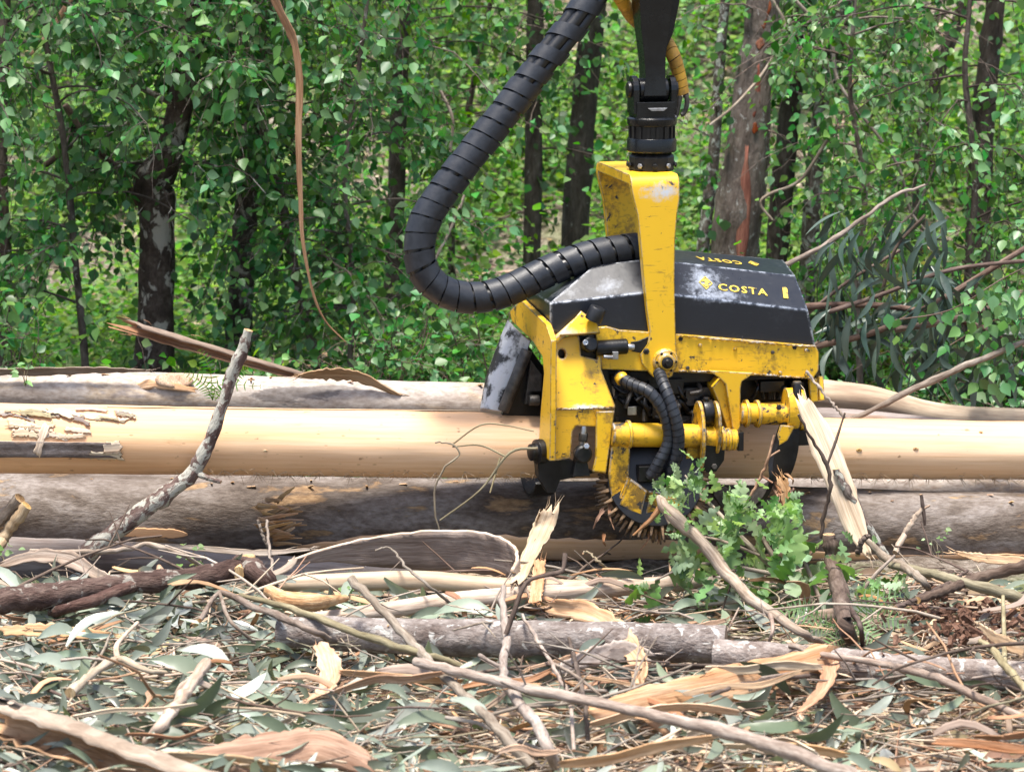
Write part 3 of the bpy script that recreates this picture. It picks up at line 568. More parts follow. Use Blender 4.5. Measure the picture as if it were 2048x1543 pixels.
    if st:
        # leaves seen largest stand alone, the rest of the crown is one mass
        d = P - CAM; xx = 1024 + FPX * d[:, 0] / (d @ FWD); yy = 771.5 - FPX * (d @ UP) / (d @ FWD); vis = (xx > 0) & (xx < 2048) & (yy > 0) & (yy < 760)
        if singles and vis.sum() > singles * 2:
            idx = np.where(vis)[0]; idx = idx[np.argsort(P[idx, 1] - Ls[idx] * 4)][:singles]; keep = np.ones(len(P), bool); keep[idx] = False
            lm = single_leaf('leaf_birch_obj', blade, 'ov' + str(blade is OV))
            for i in idx: link('leaf', lm, t, leaf_matrix(P[i] - base, D[i], Nn[i], Ls[i] * 1.05))
            P, D, Nn, Ls = P[keep], D[keep], Nn[keep], Ls[keep]
        Vc, Fc = leaf_cloud(P, D, Nn, Ls, blade); tag(link('crown', make_mesh('crown', Vc - base, Fc, None, (M(leafmat),), None, True), t), kind='stuff')
    return t, S
T_ = tree
birch, bS = T_('birch_tree', 'blotched birch trunk with a swollen kink, behind the left logs', [(305, 745, 2.9, 42), (312, 640, 2.9, 38), (314, 520, 2.9, 37), (314, 420, 2.9, 38), (306, 372, 2.9, 40), (325, 330, 2.9, 36), (350, 270, 2.9, 27), (368, 150, 2.9, 26), (398, 0, 2.9, 26)], 'trunk_birch', 'leaf_birch', 26, (1.0, 3.4), (.5, 1.3), .060, ivy=160, singles=110)
T_('slender_tree', 'dark trunk just right of the blotched birch', [(478, 700, 3.4, 27), (486, 560, 3.4, 26), (494, 400, 3.4, 24), (520, 150, 3.4, 22), (540, 0, 3.4, 22)], 'trunk_birch', 'leaf_birch', 24, (1.0, 3.4), (.5, 1.2), .058, ivy=200, singles=90)
T_('slender_tree', 'thin sinuous stem between birch and black hose', [(640, 745, 3.0, 9), (612, 640, 3.0, 10), (588, 540, 3.0, 10), (560, 390, 3.0, 10), (530, 280, 3.0, 10), (524, 150, 3.0, 9), (530, 0, 3.0, 8)], 'trunk_brown', 'leaf_shrub', 16, (.8, 3.0), (.4, 1.1), .060, singles=70)
T_('slender_tree', 'trunk at far left edge of the wood', [(8, 620, 3.2, 15), (10, 520, 3.2, 13), (4, 300, 3.2, 12), (10, 0, 3.2, 12)], 'trunk_dark', 'leaf_ivy', 24, (.9, 3.2), (.5, 1.3), .060, singles=80)
T_('slender_tree', 'leafy young tree left of the blotched birch', [(170, 720, 2.5, 8), (150, 520, 2.5, 7), (130, 300, 2.5, 7), (95, 100, 2.5, 6), (80, 0, 2.5, 5)], 'trunk_dark', 'leaf_birch', 26, (.5, 3.0), (.4, 1.1), .060, singles=110)
T_('slender_tree', 'leafy trunk behind the lower bend of the black hose', [(780, 720, 4.4, 20), (786, 560, 4.4, 19), (795, 300, 4.4, 18), (802, 100, 4.4, 17), (805, 0, 4.4, 17)], 'trunk_dark', 'leaf_light', 22, (1.0, 3.2), (.5, 1.2), .060, singles=60, ivy=120)
T_('slender_tree', 'leafy sapling with pale hanging leaves left of the hose', [(700, 735, 2.8, 6), (705, 560, 2.8, 6), (690, 350, 2.8, 5), (720, 120, 2.8, 5), (735, 0, 2.8, 4)], 'trunk_brown', 'leaf_birch', 26, (.5, 3.0), (.35, .9), .062, singles=120)
T_('slender_tree', 'slim dark trunk crossed by the black hose', [(1062, 620, 4.5, 19), (1066, 400, 4.5, 18), (1068, 200, 4.5, 18), (1072, 0, 4.5, 17)], 'trunk_dark', 'leaf_birch', 9, (1.2, 3.0), (.4, .9), .058, singles=40, ivy=110)
T_('slender_tree', 'leaning dark trunk left of the yellow yoke', [(1140, 640, 4.7, 28), (1150, 480, 4.7, 28), (1160, 300, 4.7, 27), (1178, 120, 4.7, 26), (1190, 0, 4.7, 25)], 'trunk_dark', 'leaf_birch', 9, (1.2, 3.0), (.4, .9), .058, singles=40, ivy=140)
T_('slender_tree', 'thin bare leaning sapling inside the hose loop', [(905, 420, 5.2, 7), (935, 230, 5.2, 7), (955, 130, 5.2, 6), (978, 20, 5.2, 5)], 'trunk_dark', 'leaf_light', 10, (1.2, 3.0), (.4, .9), .055, singles=30)
red, rS = T_('scarred_tree', 'broad brown trunk with a long red scar, right of the yoke', [(1462, 640, 3.6, 54), (1472, 480, 3.6, 50), (1488, 330, 3.6, 46), (1504, 180, 3.6, 38), (1520, 80, 3.6, 34), (1528, 0, 3.6, 32)], 'trunk_brown', 'leaf_shrub', 9, (1.3, 3.2), (.4, .9), .055, ivy=260, singles=50, sides=20)
T_('slender_tree', 'dark ivy trunk just right of the red scarred trunk', [(1545, 640, 4.3, 24), (1556, 480, 4.3, 23), (1572, 300, 4.3, 22), (1590, 120, 4.3, 22), (1605, 0, 4.3, 22)], 'trunk_dark', 'leaf_shrub', 9, (1.2, 3.0), (.4, .9), .055, singles=40, ivy=170)
T_('slender_tree', 'thin pale lichen trunk between yoke and scarred trunk', [(1400, 560, 4.0, 14), (1415, 420, 4.0, 13), (1428, 300, 4.0, 12), (1440, 120, 4.0, 11), (1450, 0, 4.0, 10)], 'trunk_lichen', 'leaf_light', 8, (1.2, 3.0), (.4, .8), .052, singles=30, ivy=60)
T_('slender_tree', 'lichen trunk behind the top right of the hood', [(1612, 620, 4.2, 18), (1622, 460, 4.2, 18), (1636, 280, 4.2, 18), (1664, 120, 4.2, 17), (1690, 0, 4.2, 16)], 'trunk_lichen', 'leaf_shrub', 12, (1.0, 3.0), (.4, 1.0), .055, singles=50, ivy=90)
T_('slender_tree', 'bare trunk leaning right in the upper right background', [(1842, 300, 4.9, 13), (1862, 200, 4.9, 13), (1890, 110, 4.9, 13), (1932, 0, 4.9, 13)], 'trunk_dark', 'leaf_light', 9, (1.3, 3.0), (.4, 1.0), .055, singles=30)
T_('slender_tree', 'dark upright trunk near the upper right corner', [(1958, 420, 4.4, 26), (1966, 240, 4.4, 24), (1978, 120, 4.4, 22), (1992, 0, 4.4, 21)], 'trunk_dark', 'leaf_shrub', 14, (.9, 3.0), (.4, 1.0), .055, singles=50, ivy=150)
T_('slender_tree', 'bushy young tree at the right edge', [(1920, 760, 2.6, 8), (1935, 560, 2.6, 8), (1950, 350, 2.6, 7), (1930, 150, 2.6, 6), (1940, 0, 2.6, 5)], 'trunk_dark', 'leaf_shrub', 20, (.5, 2.6), (.35, .9), .055, singles=80)
T_('slender_tree', 'bushy young tree behind the right end of the hood', [(1720, 760, 2.9, 7), (1715, 560, 2.9, 7), (1730, 380, 2.9, 6), (1700, 180, 2.9, 5), (1710, 0, 2.9, 4)], 'trunk_brown', 'leaf_shrub', 18, (.5, 2.5), (.3, .8), .052, singles=80)
# red scar on the broad trunk, in pieces
mbs = []
for a, b, w in (((1480, 560), (1494, 292), .066), ((1506, 240), (1516, 130), .05), ((1518, 100), (1522, 78), .05), ((1526, 60), (1534, -20), .05), ((1508, 268), (1510, 246), .04)):
    P = []; 
    for f in np.linspace(0, 1, 10):
        x, y = a[0] + (b[0] - a[0]) * f, a[1] + (b[1] - a[1]) * f; i = int(np.argmin(np.abs(rS[:, 2] - at(x, y, 3.5)[2]))); P.append(at(x, y, rS[i, 1] - rS[i, 3] * .99))
    mb = MB(); ribbon(mb, np.array(P), w * np.clip(np.sin(np.linspace(.15, 3.0, 10)), .25, 1), np.array((1.0, -.1, 0)), .5, .01, 5, .15); build('bark_scar', mb, [M('red_wood'), M('red_wood')], red, True, space='world')

# shrubs along the back of the log pile: each its own plant
def shrub(label, px, py, Y, hgt, wid, n, leafmat, leaf=.05, singles=25, blade=OV, name='leafy_shrub', cat='shrub', droop=.3):
    b = at(px, py, Y); b[2] = float(gz(b[0], b[1])); t = thing(name, label, cat, b, 'shrubs behind the logs'); st, dr, ln, bp = [], [], [], []
    for k in range(7 + n // 12):
        d = unit(rand_dirs(1, .2, 1)[0] * np.array((1, .7, 1)) + np.array((0, 0, .5))); L = hgt * RNG.uniform(.5, 1.1); tt = np.linspace(0, 1, 7)[:, None]; p = b + d * L * tt * np.array((wid / hgt, wid / hgt, 1)) + RNG.normal(0, .02, (7, 3)) * tt; bp.append(p)
    n = int(n * 1.9)
    for k in range(n): p = bp[RNG.integers(len(bp))]; i = RNG.integers(1, 7); st.append(p[i]); dr.append(unit(rand_dirs(1)[0] + np.array((0, -.2, .2)))); ln.append(RNG.uniform(.1, .3))
    tw, P, D, Nn, Ls = twig_leaves(st, dr, ln, droop, .034, leaf, hang=.25); mb = MB(); tubes_fast(mb, bp, .006, .002, 4); tubes_fast(mb, tw, .002, .001, 3); build('stems', mb, M('stick_dark'), t, True, space='world')['kind'] = 'stuff'
    gk = gap_keep(P); P, D, Nn, Ls = P[gk], D[gk], Nn[gk], Ls[gk]; keep = np.ones(len(P), bool); order = np.argsort(P[:, 1])[:singles]; keep[order] = False; lm = single_leaf('leaf_birch_obj', blade, 'ov' + str(blade is OV))
    for i in order: link('leaf', lm, t, leaf_matrix(P[i] - b, D[i], Nn[i], Ls[i]))
    V, F = leaf_cloud(P[keep], D[keep], Nn[keep], Ls[keep], blade); tag(link('foliage', make_mesh('foliage', V - b, F, None, (M(leafmat),), None, True), t), kind='stuff'); return t
for a in (('leafy shrub at the far left edge above the grey log', 30, 720, 1.9, .75, .6, 90, 'leaf_shrub'), ('leafy shrub left of the blotched birch foot', 190, 725, 1.7, .6, .6, 90, 'leaf_light'), ('low shrub in front of the birch foot', 300, 735, 1.6, .35, .5, 40, 'leaf_shrub'),
          ('bright shrub right of the birch foot', 430, 735, 1.9, .6, .5, 90, 'leaf_light'), ('leafy shrub behind the forked lichen stick', 570, 735, 1.6, .55, .5, 80, 'leaf_shrub'), ('large leafy shrub under the sapling left of the hose', 740, 740, 1.7, .8, .55, 130, 'leaf_birch'),
          ('leafy shrub below the bend of the black hose', 880, 740, 1.9, .75, .5, 110, 'leaf_shrub'), ('shrub half hidden behind the scraped knife', 985, 735, 2.1, .8, .5, 100, 'leaf_birch'), ('bright shrub seen through the hose loop', 1010, 600, 4.0, .7, .7, 100, 'leaf_light'),
          ('shrub behind the yellow yoke', 1240, 560, 4.6, .8, .7, 110, 'leaf_light'), ('shrub between yoke and scarred trunk', 1390, 540, 4.4, .7, .6, 90, 'leaf_light'), ('shrub above the right end of the hood', 1680, 600, 3.2, .9, .7, 130, 'leaf_shrub'),
          ('yellowish shrub in the right background', 1800, 480, 3.8, .9, .7, 120, 'leaf_yellow'), ('ivy dark shrub low at the right edge', 1990, 640, 2.4, .9, .6, 140, 'leaf_ivy'), ('shrub behind the crooked cream log', 1790, 770, 1.9, .5, .6, 90, 'leaf_shrub'), ('shrub low at right behind the crooked log end', 1990, 800, 1.8, .6, .6, 100, 'leaf_ivy')): shrub(*a)

# understory on the bank: one mass nobody could count
n = 120000; Yv = RNG.uniform(3.0, 10.5, n); X = RNG.uniform(-1, 1, n) * (Yv + 12) * .2; cl = np.sin(X * 2.3 + 1) * np.sin(Yv * 1.9) + .5 * np.sin(X * 5.1 - Yv * 3.3); k = cl > -.30 + RNG.normal(0, .35, n); X, Yv = X[k], Yv[k]; n = len(X)
P = np.stack([X, Yv, gz(X, Yv) + RNG.exponential(.20, n)], -1); V, F = leaf_cloud(P, rand_dirs(n, -.3, .5), rand_dirs(n) * .6 + np.array((0, -.4, .9)), RNG.uniform(.03, .075, n), OV)
tag(link('bank_undergrowth', make_mesh('bank_undergrowth', V, F, None, (M('leaf_light'),), None, True)), 'light green undergrowth covering the bank behind the trees', 'undergrowth', kind='stuff')
n = 9000; X = RNG.uniform(-6, 6, n); Yv = RNG.uniform(2.5, 11, n); P = np.stack([X, Yv, gz(X, Yv) + RNG.uniform(0, .05, n)], -1); V, F = leaf_cloud(P, rand_dirs(n, -.2, .2), rand_dirs(n) * .4 + np.array((0, -.3, 1)), RNG.uniform(.05, .13, n), blade_sickle(.3, .1, .1, 3))
tag(link('bank_litter', make_mesh('bank_litter', V, F, None, (M('leaf_dead'),), None, True)), 'pale dead leaves littering the bank', 'leaf litter', kind='stuff')
mb = MB()
for k in range(260):
    x, y = RNG.uniform(-5.5, 5.5), RNG.uniform(4.5, 10.5); p = np.array((x, y, float(gz(x, y)) + .02)); d = rand_dirs(1, -.05, .5)[0]; tube(mb, smoothpath([p, p + d * .25 + (0, 0, .03), p + d * RNG.uniform(.4, .9)], 6), np.linspace(.007, .002, 5) if False else .005, 4, cap=False)
tag(build('bank_twigs', mb, M('stick_dark'), None, True), 'tangle of thin twigs lying on the bank', 'twigs', kind='stuff')
# lianas and thin bare stems
for lab, pts, r, m_ in (('thin pale liana hanging inside the hose loop', [(880, 180, 3.6), (905, 240, 3.6), (900, 330, 3.6), (930, 380, 3.5), (880, 500, 3.4), (840, 560, 3.3), (700, 770, 3.0)], 4, 'stick'), ('bare liana arching from the scarred trunk', [(1545, 0, 3.3), (1570, 60, 3.3), (1530, 140, 3.3), (1470, 210, 3.2), (1420, 250, 3.2)], 4, 'stick'),
                        ('long thin liana crossing the right background', [(1590, 0, 3.2), (1660, 80, 3.2), (1680, 170, 3.2), (1790, 320, 3.1), (1820, 420, 3.1), (1860, 470, 3.0)], 4, 'stick'), ('curling liana at lower left of the scarred trunk', [(1655, 280, 2.9), (1600, 360, 2.9), (1535, 390, 2.9), (1522, 410, 2.9), (1545, 440, 2.9)], 4, 'stick'),
                        ('thin dark stem arching at upper left', [(90, 330, 2.8), (160, 290, 2.8), (240, 340, 2.8), (275, 410, 2.9)], 6, 'stick_dark'), ('slanting dark branch left of the birch kink', [(130, 210, 2.7), (190, 300, 2.8), (250, 340, 2.9), (300, 370, 2.9)], 7, 'stick_dark'), ('lichen branch reaching right into the birch', [(235, 150, 2.6), (290, 180, 2.7), (340, 205, 2.8)], 8, 'stick_lichen'), ('thin liana low in the right background', [(1870, 330, 2.7), (1830, 420, 2.7), (1760, 480, 2.7), (1700, 560, 2.6)], 3, 'stick')):
    P = smoothpath([at(*p) for p in pts], 40); mb = MB(); tube(mb, P, np.linspace(msize(r, P[0]), msize(r * .7, P[-1]), len(P)), 6, .05); build('liana', mb, M(m_), None, True, label=lab, cat='liana')
# bark hanging in the left trees
P = smoothpath([at(x, y, 1.45) for x, y in ((535, -40), (560, 20), (588, 80), (600, 160), (598, 280), (602, 400), (606, 480), (625, 580), (650, 640), (692, 684))], 50); mb = MB(); ribbon(mb, P, np.interp(np.linspace(0, 1, len(P)), [0, .4, .7, 1], [.046, .038, .018, .006]), np.array((1.0, -.4, 0)), 1.2, .004, 5, .06)
build('hanging_bark', mb, [M('bark_brown'), M('bark_brown')], None, True, label='long reddish bark ribbon hanging down among the left trees', cat='bark strip')
P = smoothpath([at(x, y, 2.4) for x, y in ((60, 110), (100, 60), (130, 15), (150, -30))], 16); mb = MB(); ribbon(mb, P, np.linspace(.02, .045, len(P)), np.array((1.0, -.3, .5)), 1.0, .004, 5, .1); build('hanging_bark', mb, [M('bark_brown'), M('bark_brown')], None, True, label='short brown bark strip caught in leaves at upper left', cat='bark strip')
# ------------------------------------------------------------------ harvester head
def recalc(o):
    bm = bmesh.new(); bm.from_mesh(o.data); bmesh.ops.remove_doubles(bm, verts=bm.verts, dist=1e-5); bmesh.ops.recalc_face_normals(bm, faces=bm.faces); bm.to_mesh(o.data); bm.free(); return o
def part(name, mb, mat, parent, smooth=False, label=None, ang=35):
    o = build(name, mb, mat, parent, smooth); recalc(o)
    if smooth: sharp(o, ang)
    if label: o['label'] = label
    return o
def Hs(pts, v): return np.array([H(x, y, v if len(r) == 0 else r[0]) for x, y, *r in pts])
def plate(name, pts, v, thick, mat, parent, holes=(), label=None):
    mb = MB(); prism(mb, Hs(pts, v), (0, thick, 0), [Hs(h, v) for h in holes]); return part(name, mb, mat, parent, label=label)
def plate_u(name, pts, u, thick, mat, parent, label=None):
    mb = MB(); prism(mb, np.array([E(x, y, u) for x, y in pts]), (thick, 0, 0)); return part(name, mb, mat, parent, label=label)
def rod(name, a, b, r, mat, parent, sides=20, label=None, prof=None):
    a = np.asarray(a, float); b = np.asarray(b, float); L = np.linalg.norm(b - a); mb = MB()
    lathe(mb, prof(L) if prof else [(r * .9, 0), (r, .004), (r, L - .004), (r * .9, L)], a, b - a, sides); return part(name, mb, mat, parent, True, label)
def bolt(c, ax, r, h, mat, parent, name='bolt', hexa=True):
    mb = MB(); lathe(mb, [(r, 0), (r, h * .8), (r * .85, h)], c, ax, 6 if hexa else 16); return part(name, mb, mat, parent)
def spiral_wrap(mb, P, r, pitch, width=.9, thick=.005, sides=14, gaps=None, tilt=.25):
    """flat plastic band wound round the path P; gaps(t) stretches the pitch"""
    T, N, B = frames(P); s = np.concatenate([[0], np.cumsum(np.linalg.norm(np.diff(P, axis=0), axis=1))]); L = s[-1]
    def fr(x):
        x = min(max(x, 0), L - 1e-6); i = int(np.searchsorted(s, x, 'right') - 1); i = min(i, len(P) - 2); f = (x - s[i]) / (s[i + 1] - s[i])
        return P[i] * (1 - f) + P[i + 1] * f, unit(N[i] * (1 - f) + N[i + 1] * f), unit(B[i] * (1 - f) + B[i + 1] * f), unit(T[i] * (1 - f) + T[i + 1] * f)
    pos = 0.0; rows = []; th = 0.0
    while pos < L - pitch * .6:
        g = gaps(pos / L) if gaps else 1.0; c, n, b, t = fr(pos); dr = np.cos(th) * n + np.sin(th) * b; w = pitch * width
        rr = r * (1 + .012 * math.sin(th * 1.7) + .02 * math.sin(pos * 31))
        e0, e1 = fr(pos)[0], None
        pts = []
        for x, h in ((-.5, -thick), (-.5, 0), (.5, 0), (.5, -thick)):
            cc, nn, bb, tt = fr(pos + x * w); dd = np.cos(th) * nn + np.sin(th) * bb; pts.append(cc + dd * (rr + h))
        rows.append(pts); th += 2 * math.pi / sides; pos += pitch * g / sides
    V = np.array(rows).reshape(-1, 3); k = 4; n = len(rows)
    F = [(i * k + j, i * k + (j + 1) % k, (i + 1) * k + (j + 1) % k, (i + 1) * k + j) for i in range(n - 1) for j in range(k)]
    F += [tuple(range(k))[::-1], tuple(range((n - 1) * k, n * k))]
    mb.add(V, F); return mb

head = thing('harvester_head', 'yellow and black hydraulic harvester head clamped round the peeled log', 'harvester head', HO, rotz=YAW)
Y_, YD, BK = M('yellow'), M('yellow_dirty'), M('black')

# yoke: one thick bent plate, swept near leg -> top -> far leg
nearL = [(1316, 757), (1306, 752), (1284, 716), (1281, 700), (1296, 684), (1300, 662), (1294, 620), (1288, 560), (1281, 480), (1276, 430), (1268, 398), (1263, 374)]
nearR = [(1330, 760), (1345, 752), (1352, 735), (1353, 716), (1352, 690), (1351, 660), (1350, 620), (1349, 560), (1350, 480), (1354, 430), (1359, 398), (1359, 374)]
A = Hs(nearL, -.30); Bq = Hs(nearR, -.30); wt = A[-1][2]
prof = [(-.30, (a[2] + b[2]) / 2, a[0], b[0]) for a, b in zip(A, Bq)]
uL, uR = A[-1][0], Bq[-1][0]
for k in range(1, 6): t = k / 5 * math.pi / 2; prof.append((-.30 + .045 * (1 - math.cos(t)) , wt + .045 * math.sin(t) - .0, uL, uR))
for k in range(0, 6): t = math.pi / 2 - k / 5 * math.pi / 2; prof.append((.30 - .045 * (1 - math.cos(t)), wt + .045 * math.sin(t), uL, uR))
for p in prof[:12][::-1][1:]: prof.append((.30, p[1], p[2], p[3]))
PV = np.array([(p[0], p[1]) for p in prof]); tg = np.gradient(PV, axis=0); tg /= np.linalg.norm(tg, axis=1)[:, None]; nr = np.stack([tg[:, 1], -tg[:, 0]], -1) * .038   # inward
mb = MB(); rows = []
for (v, w, a, b), n in zip(prof, nr): rows += [(a, v, w), (b, v, w), (b, v + n[0], w + n[1]), (a, v + n[0], w + n[1])]
n = len(prof); F = [(i * 4 + j, i * 4 + (j + 1) % 4, i * 4 + 4 + (j + 1) % 4, i * 4 + 4 + j) for i in range(n - 1) for j in range(4)] + [(0, 1, 2, 3), (n * 4 - 1, n * 4 - 2, n * 4 - 3, n * 4 - 4)]
mb.add(rows, F); yoke = part('yoke', mb, Y_, head, True, 'bent yellow yoke with a bare metal scrape below its bend', 30)
pc = H(1330, 722, -.30)
mb = MB(); lathe(mb, [(.052, 0), (.052, .012), (.046, .016), (.046, .022), (.034, .022), (.034, .032), (.030, .036)], pc + (0, .002, 0), (0, -1, 0), 28); hub = part('pivot_hub', mb, YD, yoke, True)
mb = MB(); lathe(mb, [(.024, 0), (.024, .008), (.014, .012), (.012, .020)], pc + (0, -.034, 0), (0, -1, 0), 20); part('pivot_pin', mb, BK, yoke, True)
for k in range(6): bolt(pc + np.array((.039 * math.cos(k * math.pi / 3), -.020, .039 * math.sin(k * math.pi / 3))), (0, -1, 0), .0055, .006, BK, yoke)
bolt(H(1292, 702, -.30), (0, -1, 0), .013, .012, M('steel_dark'), yoke); bolt(H(1292, 702, -.309), (0, -1, 0), .007, .010, BK, yoke)

# hood: three near facets, mirrored to the far side
b0, b2, b3 = H(1100, 662, -.27), H(1310, 690, -.27), H(1634, 706, -.27)
k0, k2, k3 = H(1100, 606, -.27), H(1300, 583, -.27), H(1616, 620, -.27)
t0, t2, t3 = H(1190, 530, -.15), H(1300, 518, -.15), H(1590, 551, -.15)
def mir(p): return np.array((p[0], -p[1], p[2]))
def facet(name, pts, mat, parent, th=.012, **k):
    pts = np.asarray(pts); nrm = unit(np.cross(pts[1] - pts[0], pts[2] - pts[0])); mb = MB(); V = list(pts) + list(pts - nrm * th); n = len(pts)
    F = [tuple(range(n)), tuple(range(n, 2 * n))[::-1]] + [(i, n + i, n + (i + 1) % n, (i + 1) % n) for i in range(n)]
    mb.add(V, F); return part(name, mb, mat, parent, **k)
mb = MB(); near = [b0, b2, b3, k0, k2, k3, t0, t2, t3]; far = [mir(p) for p in near]; far[7] = H(1272, 492, .15); far[8] = H(1566, 520, .15); V = near + far
F = [(0, 1, 4, 3), (1, 2, 5, 4), (3, 4, 7, 6), (4, 5, 8, 7), (6, 7, 16, 15), (7, 8, 17, 16), (10, 9, 12, 13), (11, 10, 13, 14), (13, 12, 15, 16), (14, 13, 16, 17),
     (9, 0, 3, 12), (12, 3, 6, 15), (2, 11, 14, 5), (5, 14, 17, 8), (0, 9, 10, 1), (1, 10, 11, 2)]
mb.add(V, F); hood = part('hood', mb, M('hood'), head)
def decal_plane(a, b, c):   # a origin, b along, c up the facet
    e1 = unit(b - a); n = unit(np.cross(e1, c - a)); e2 = np.cross(n, e1); return e1, e2, n
def text_mesh(s, size, bold=.012):
    cu = bpy.data.curves.new('lettering', 'FONT'); cu.body = s; cu.size = size; cu.offset = bold * size; cu.extrude = .0006; cu.space_character = 1.18; cu.resolution_u = 2
    o = bpy.data.objects.new('lettering', cu); COL.objects.link(o); bpy.context.view_layer.update()
    me = bpy.data.meshes.new_from_object(o.evaluated_get(bpy.context.evaluated_depsgraph_get())); bpy.data.objects.remove(o); bpy.data.curves.remove(cu)
    me.materials.clear(); me.materials.append(M('decal')); return me
def put_text(s, px, py, plane, size, flip=False, v=-.2, name='lettering', wide=1.0):
    a, b, c = plane; e1, e2, n = decal_plane(a, b, c)
    dloc = np.array(((ray(px, py) @ HU), (ray(px, py) @ HV), ray(px, py) @ HW)); o0 = loc(CAM); p = o0 + dloc * (((a - o0) @ n) / (dloc @ n)) + n * (.0025 if n @ dloc < 0 else -.0025)
    nn = n if n @ dloc < 0 else -n; x = e1 * (-1 if flip else 1) * wide; y = e2 * (-1 if flip else 1)
    return p, x, y, nn
def mat4(p, x, y, z):
    m_ = Matrix.Identity(4)
    for i in range(3): m_[i][0], m_[i][1], m_[i][2], m_[i][3] = x[i], y[i], z[i], p[i]
    return m_
fr_pl = (k2, k3, t3); tp_pl = (t2, t3, far[8])
def emblem(px, py, pl, s, flip, parent):
    p, x, y, z = put_text('', px, py, pl, 1, flip); mb = MB(); x = x * (.62 if flip else 1.0)
    dm = [(0, 1), (.85, 0), (0, -1), (-.85, 0)]; inn = [(a * .80, b * .80) for a, b in dm]
    for i in range(4):
        j = (i + 1) % 4; q = [dm[i], dm[j], inn[j], inn[i]]; mb.add([p + (x * a + y * b) * s for a, b in q] + [p + z * .001 + (x * a + y * b) * s for a, b in q], [(0, 1, 2, 3), (7, 6, 5, 4)])
    sh = [(.02, .62), (.35, .38), (.5, .05), (.2, -.1), (.42, -.3), (0, -.62), (-.42, -.2), (-.18, -.2), (-.05, .05), (-.2, .22), (-.5, .05), (-.3, .4)]
    prism(mb, np.array([p + (x * a + y * b) * s for a, b in sh]), z * .001); part('emblem', mb, M('decal'), parent)
for (s, px, py, pl, sz, fl, ex, ey, es, sx) in (('COSTA', 1436, 580, fr_pl, .046, False, 1411, 566, .034, 1.0), ('COSTA', 1480, 524, tp_pl, .085, True, 1507, 528, .045, 1.0)):
    p, x, y, z = put_text(s, px, py, pl, sz, fl); o = link('lettering', text_mesh(s, sz, .02), hood, mat4(p, x * (1.25 if not fl else .62), y * 1.0, z)); emblem(ex, ey, pl, es, fl, hood)
p, x, y, z = put_text('', 1570, 586, fr_pl, 1); mb = MB()
prism(mb, np.array([p + x * a + y * b for a, b in ((-.010, -.028), (.010, -.028), (.011, .02), (.006, .028), (-.010, .026))]), z * .001); part('sticker', mb, M('decal'), hood)
bolt(loc(CAM) * 0 + (t0 * .55 + mir(k0) * .45), (-.4, 0, .9), .020, .035, BK, hood, 'filler_cap', False)
mb = MB(); lathe(mb, [(.034, 0), (.034, .05), (.030, .056)], H(1186, 640, -.33), (.35, -.15, .9), 20); part('rubber_buffer', mb, M('rubber_in'), head, True)

# chassis
fp = [(1190, 655), (1215, 653), (1240, 660), (1352, 668), (1500, 680), (1632, 692), (1638, 705), (1637, 740), (1626, 757), (1500, 750), (1352, 744), (1205, 738), (1196, 700)]
chassis = plate('chassis_side_plate', fp, -.285, .02, Y_, head, holes=[[(x + 4 * math.cos(a), y + 4 * math.sin(a)) for a in np.linspace(0, 6.28, 10, endpoint=False)] for x, y in ((1590, 693),)] if False else ())
plate('chassis_far_plate', [(1190, 655), (1632, 692), (1637, 740), (1626, 820), (1205, 800)], .265, .02, YD, head)
for x, y in ((1361, 677), (1589, 694)): bolt(H(x, y, -.284), (0, -1, 0), .010, .004, BK, chassis, 'bolt')
plate_u('end_plate', [(1620, 757), (1637, 752), (1640, 800), (1624, 803)], H(1640, 770, -.28)[0], .02, Y_, head)
plate('end_post', [(1618, 757), (1635, 757), (1637, 802), (1622, 804)], -.27, .02, Y_, head)
plate('dark_bay_backing', [(1200, 735), (1640, 752), (1640, 800), (1500, 806), (1482, 852), (1230, 852)], -.15, .02, BK, head)  # added black sheet, stands in for the darkness inside the bay openings
mb = MB(); c = (H(1200, 735, 0) + H(1635, 755, 0)) / 2; boxm(mb, (c[0], 0, c[2] + .03), (.80, .46, .05)); part('chassis_beam', mb, BK, head)
plate('support_bracket', [(1417, 741), (1508, 746), (1484, 762), (1481, 775), (1481, 852), (1476, 862), (1466, 860), (1455, 790), (1452, 768), (1440, 756)], -.33, .022, YD, head)
plate('bracket_web', [(1440, 757), (1452, 768), (1466, 858), (1455, 858), (1436, 800), (1425, 775)], -.305, .1, YD, head)

# valve gear in the dark bay
gear = [(1250, 770, 50, 40), (1262, 825, 60, 34), (1320, 810, 40, 46), (1392, 790, 52, 36), (1405, 815, 40, 40), (1345, 770, 36, 30), (1300, 762, 30, 24), (1540, 770, 50, 22), (1590, 775, 26, 26), (1380, 838, 60, 20), (1235, 800, 20, 60)]
for i, (x, y, w, h) in enumerate(gear):
    mb = MB(); s = .002; boxm(mb, H(x, y, -.19 - .02 * (i % 3)), (w * s, .07, h * s)); part('valve_block', mb, BK if i % 3 else M('steel_dark'), head)
for (x, y, r) in ((1262, 822, .012), (1242, 800, .010), (1310, 828, .010), (1405, 800, .026), (1376, 823, .010), (1280, 790, .012), (1335, 845, .012), (1560, 775, .014)):
    mb = MB(); lathe(mb, [(r * 1.2, 0), (r * 1.2, .015), (r, .018), (r, .05), (r * .7, .06)], H(x, y, -.20), (.1, -1, .1), 14); part('hose_fitting', mb, M('steel_dark') if r < .012 else BK, head, True)
mb = MB(); boxm(mb, H(1264, 821, -.275), (.036, .004, .034)); part('data_plate', mb, M('steel'), head)
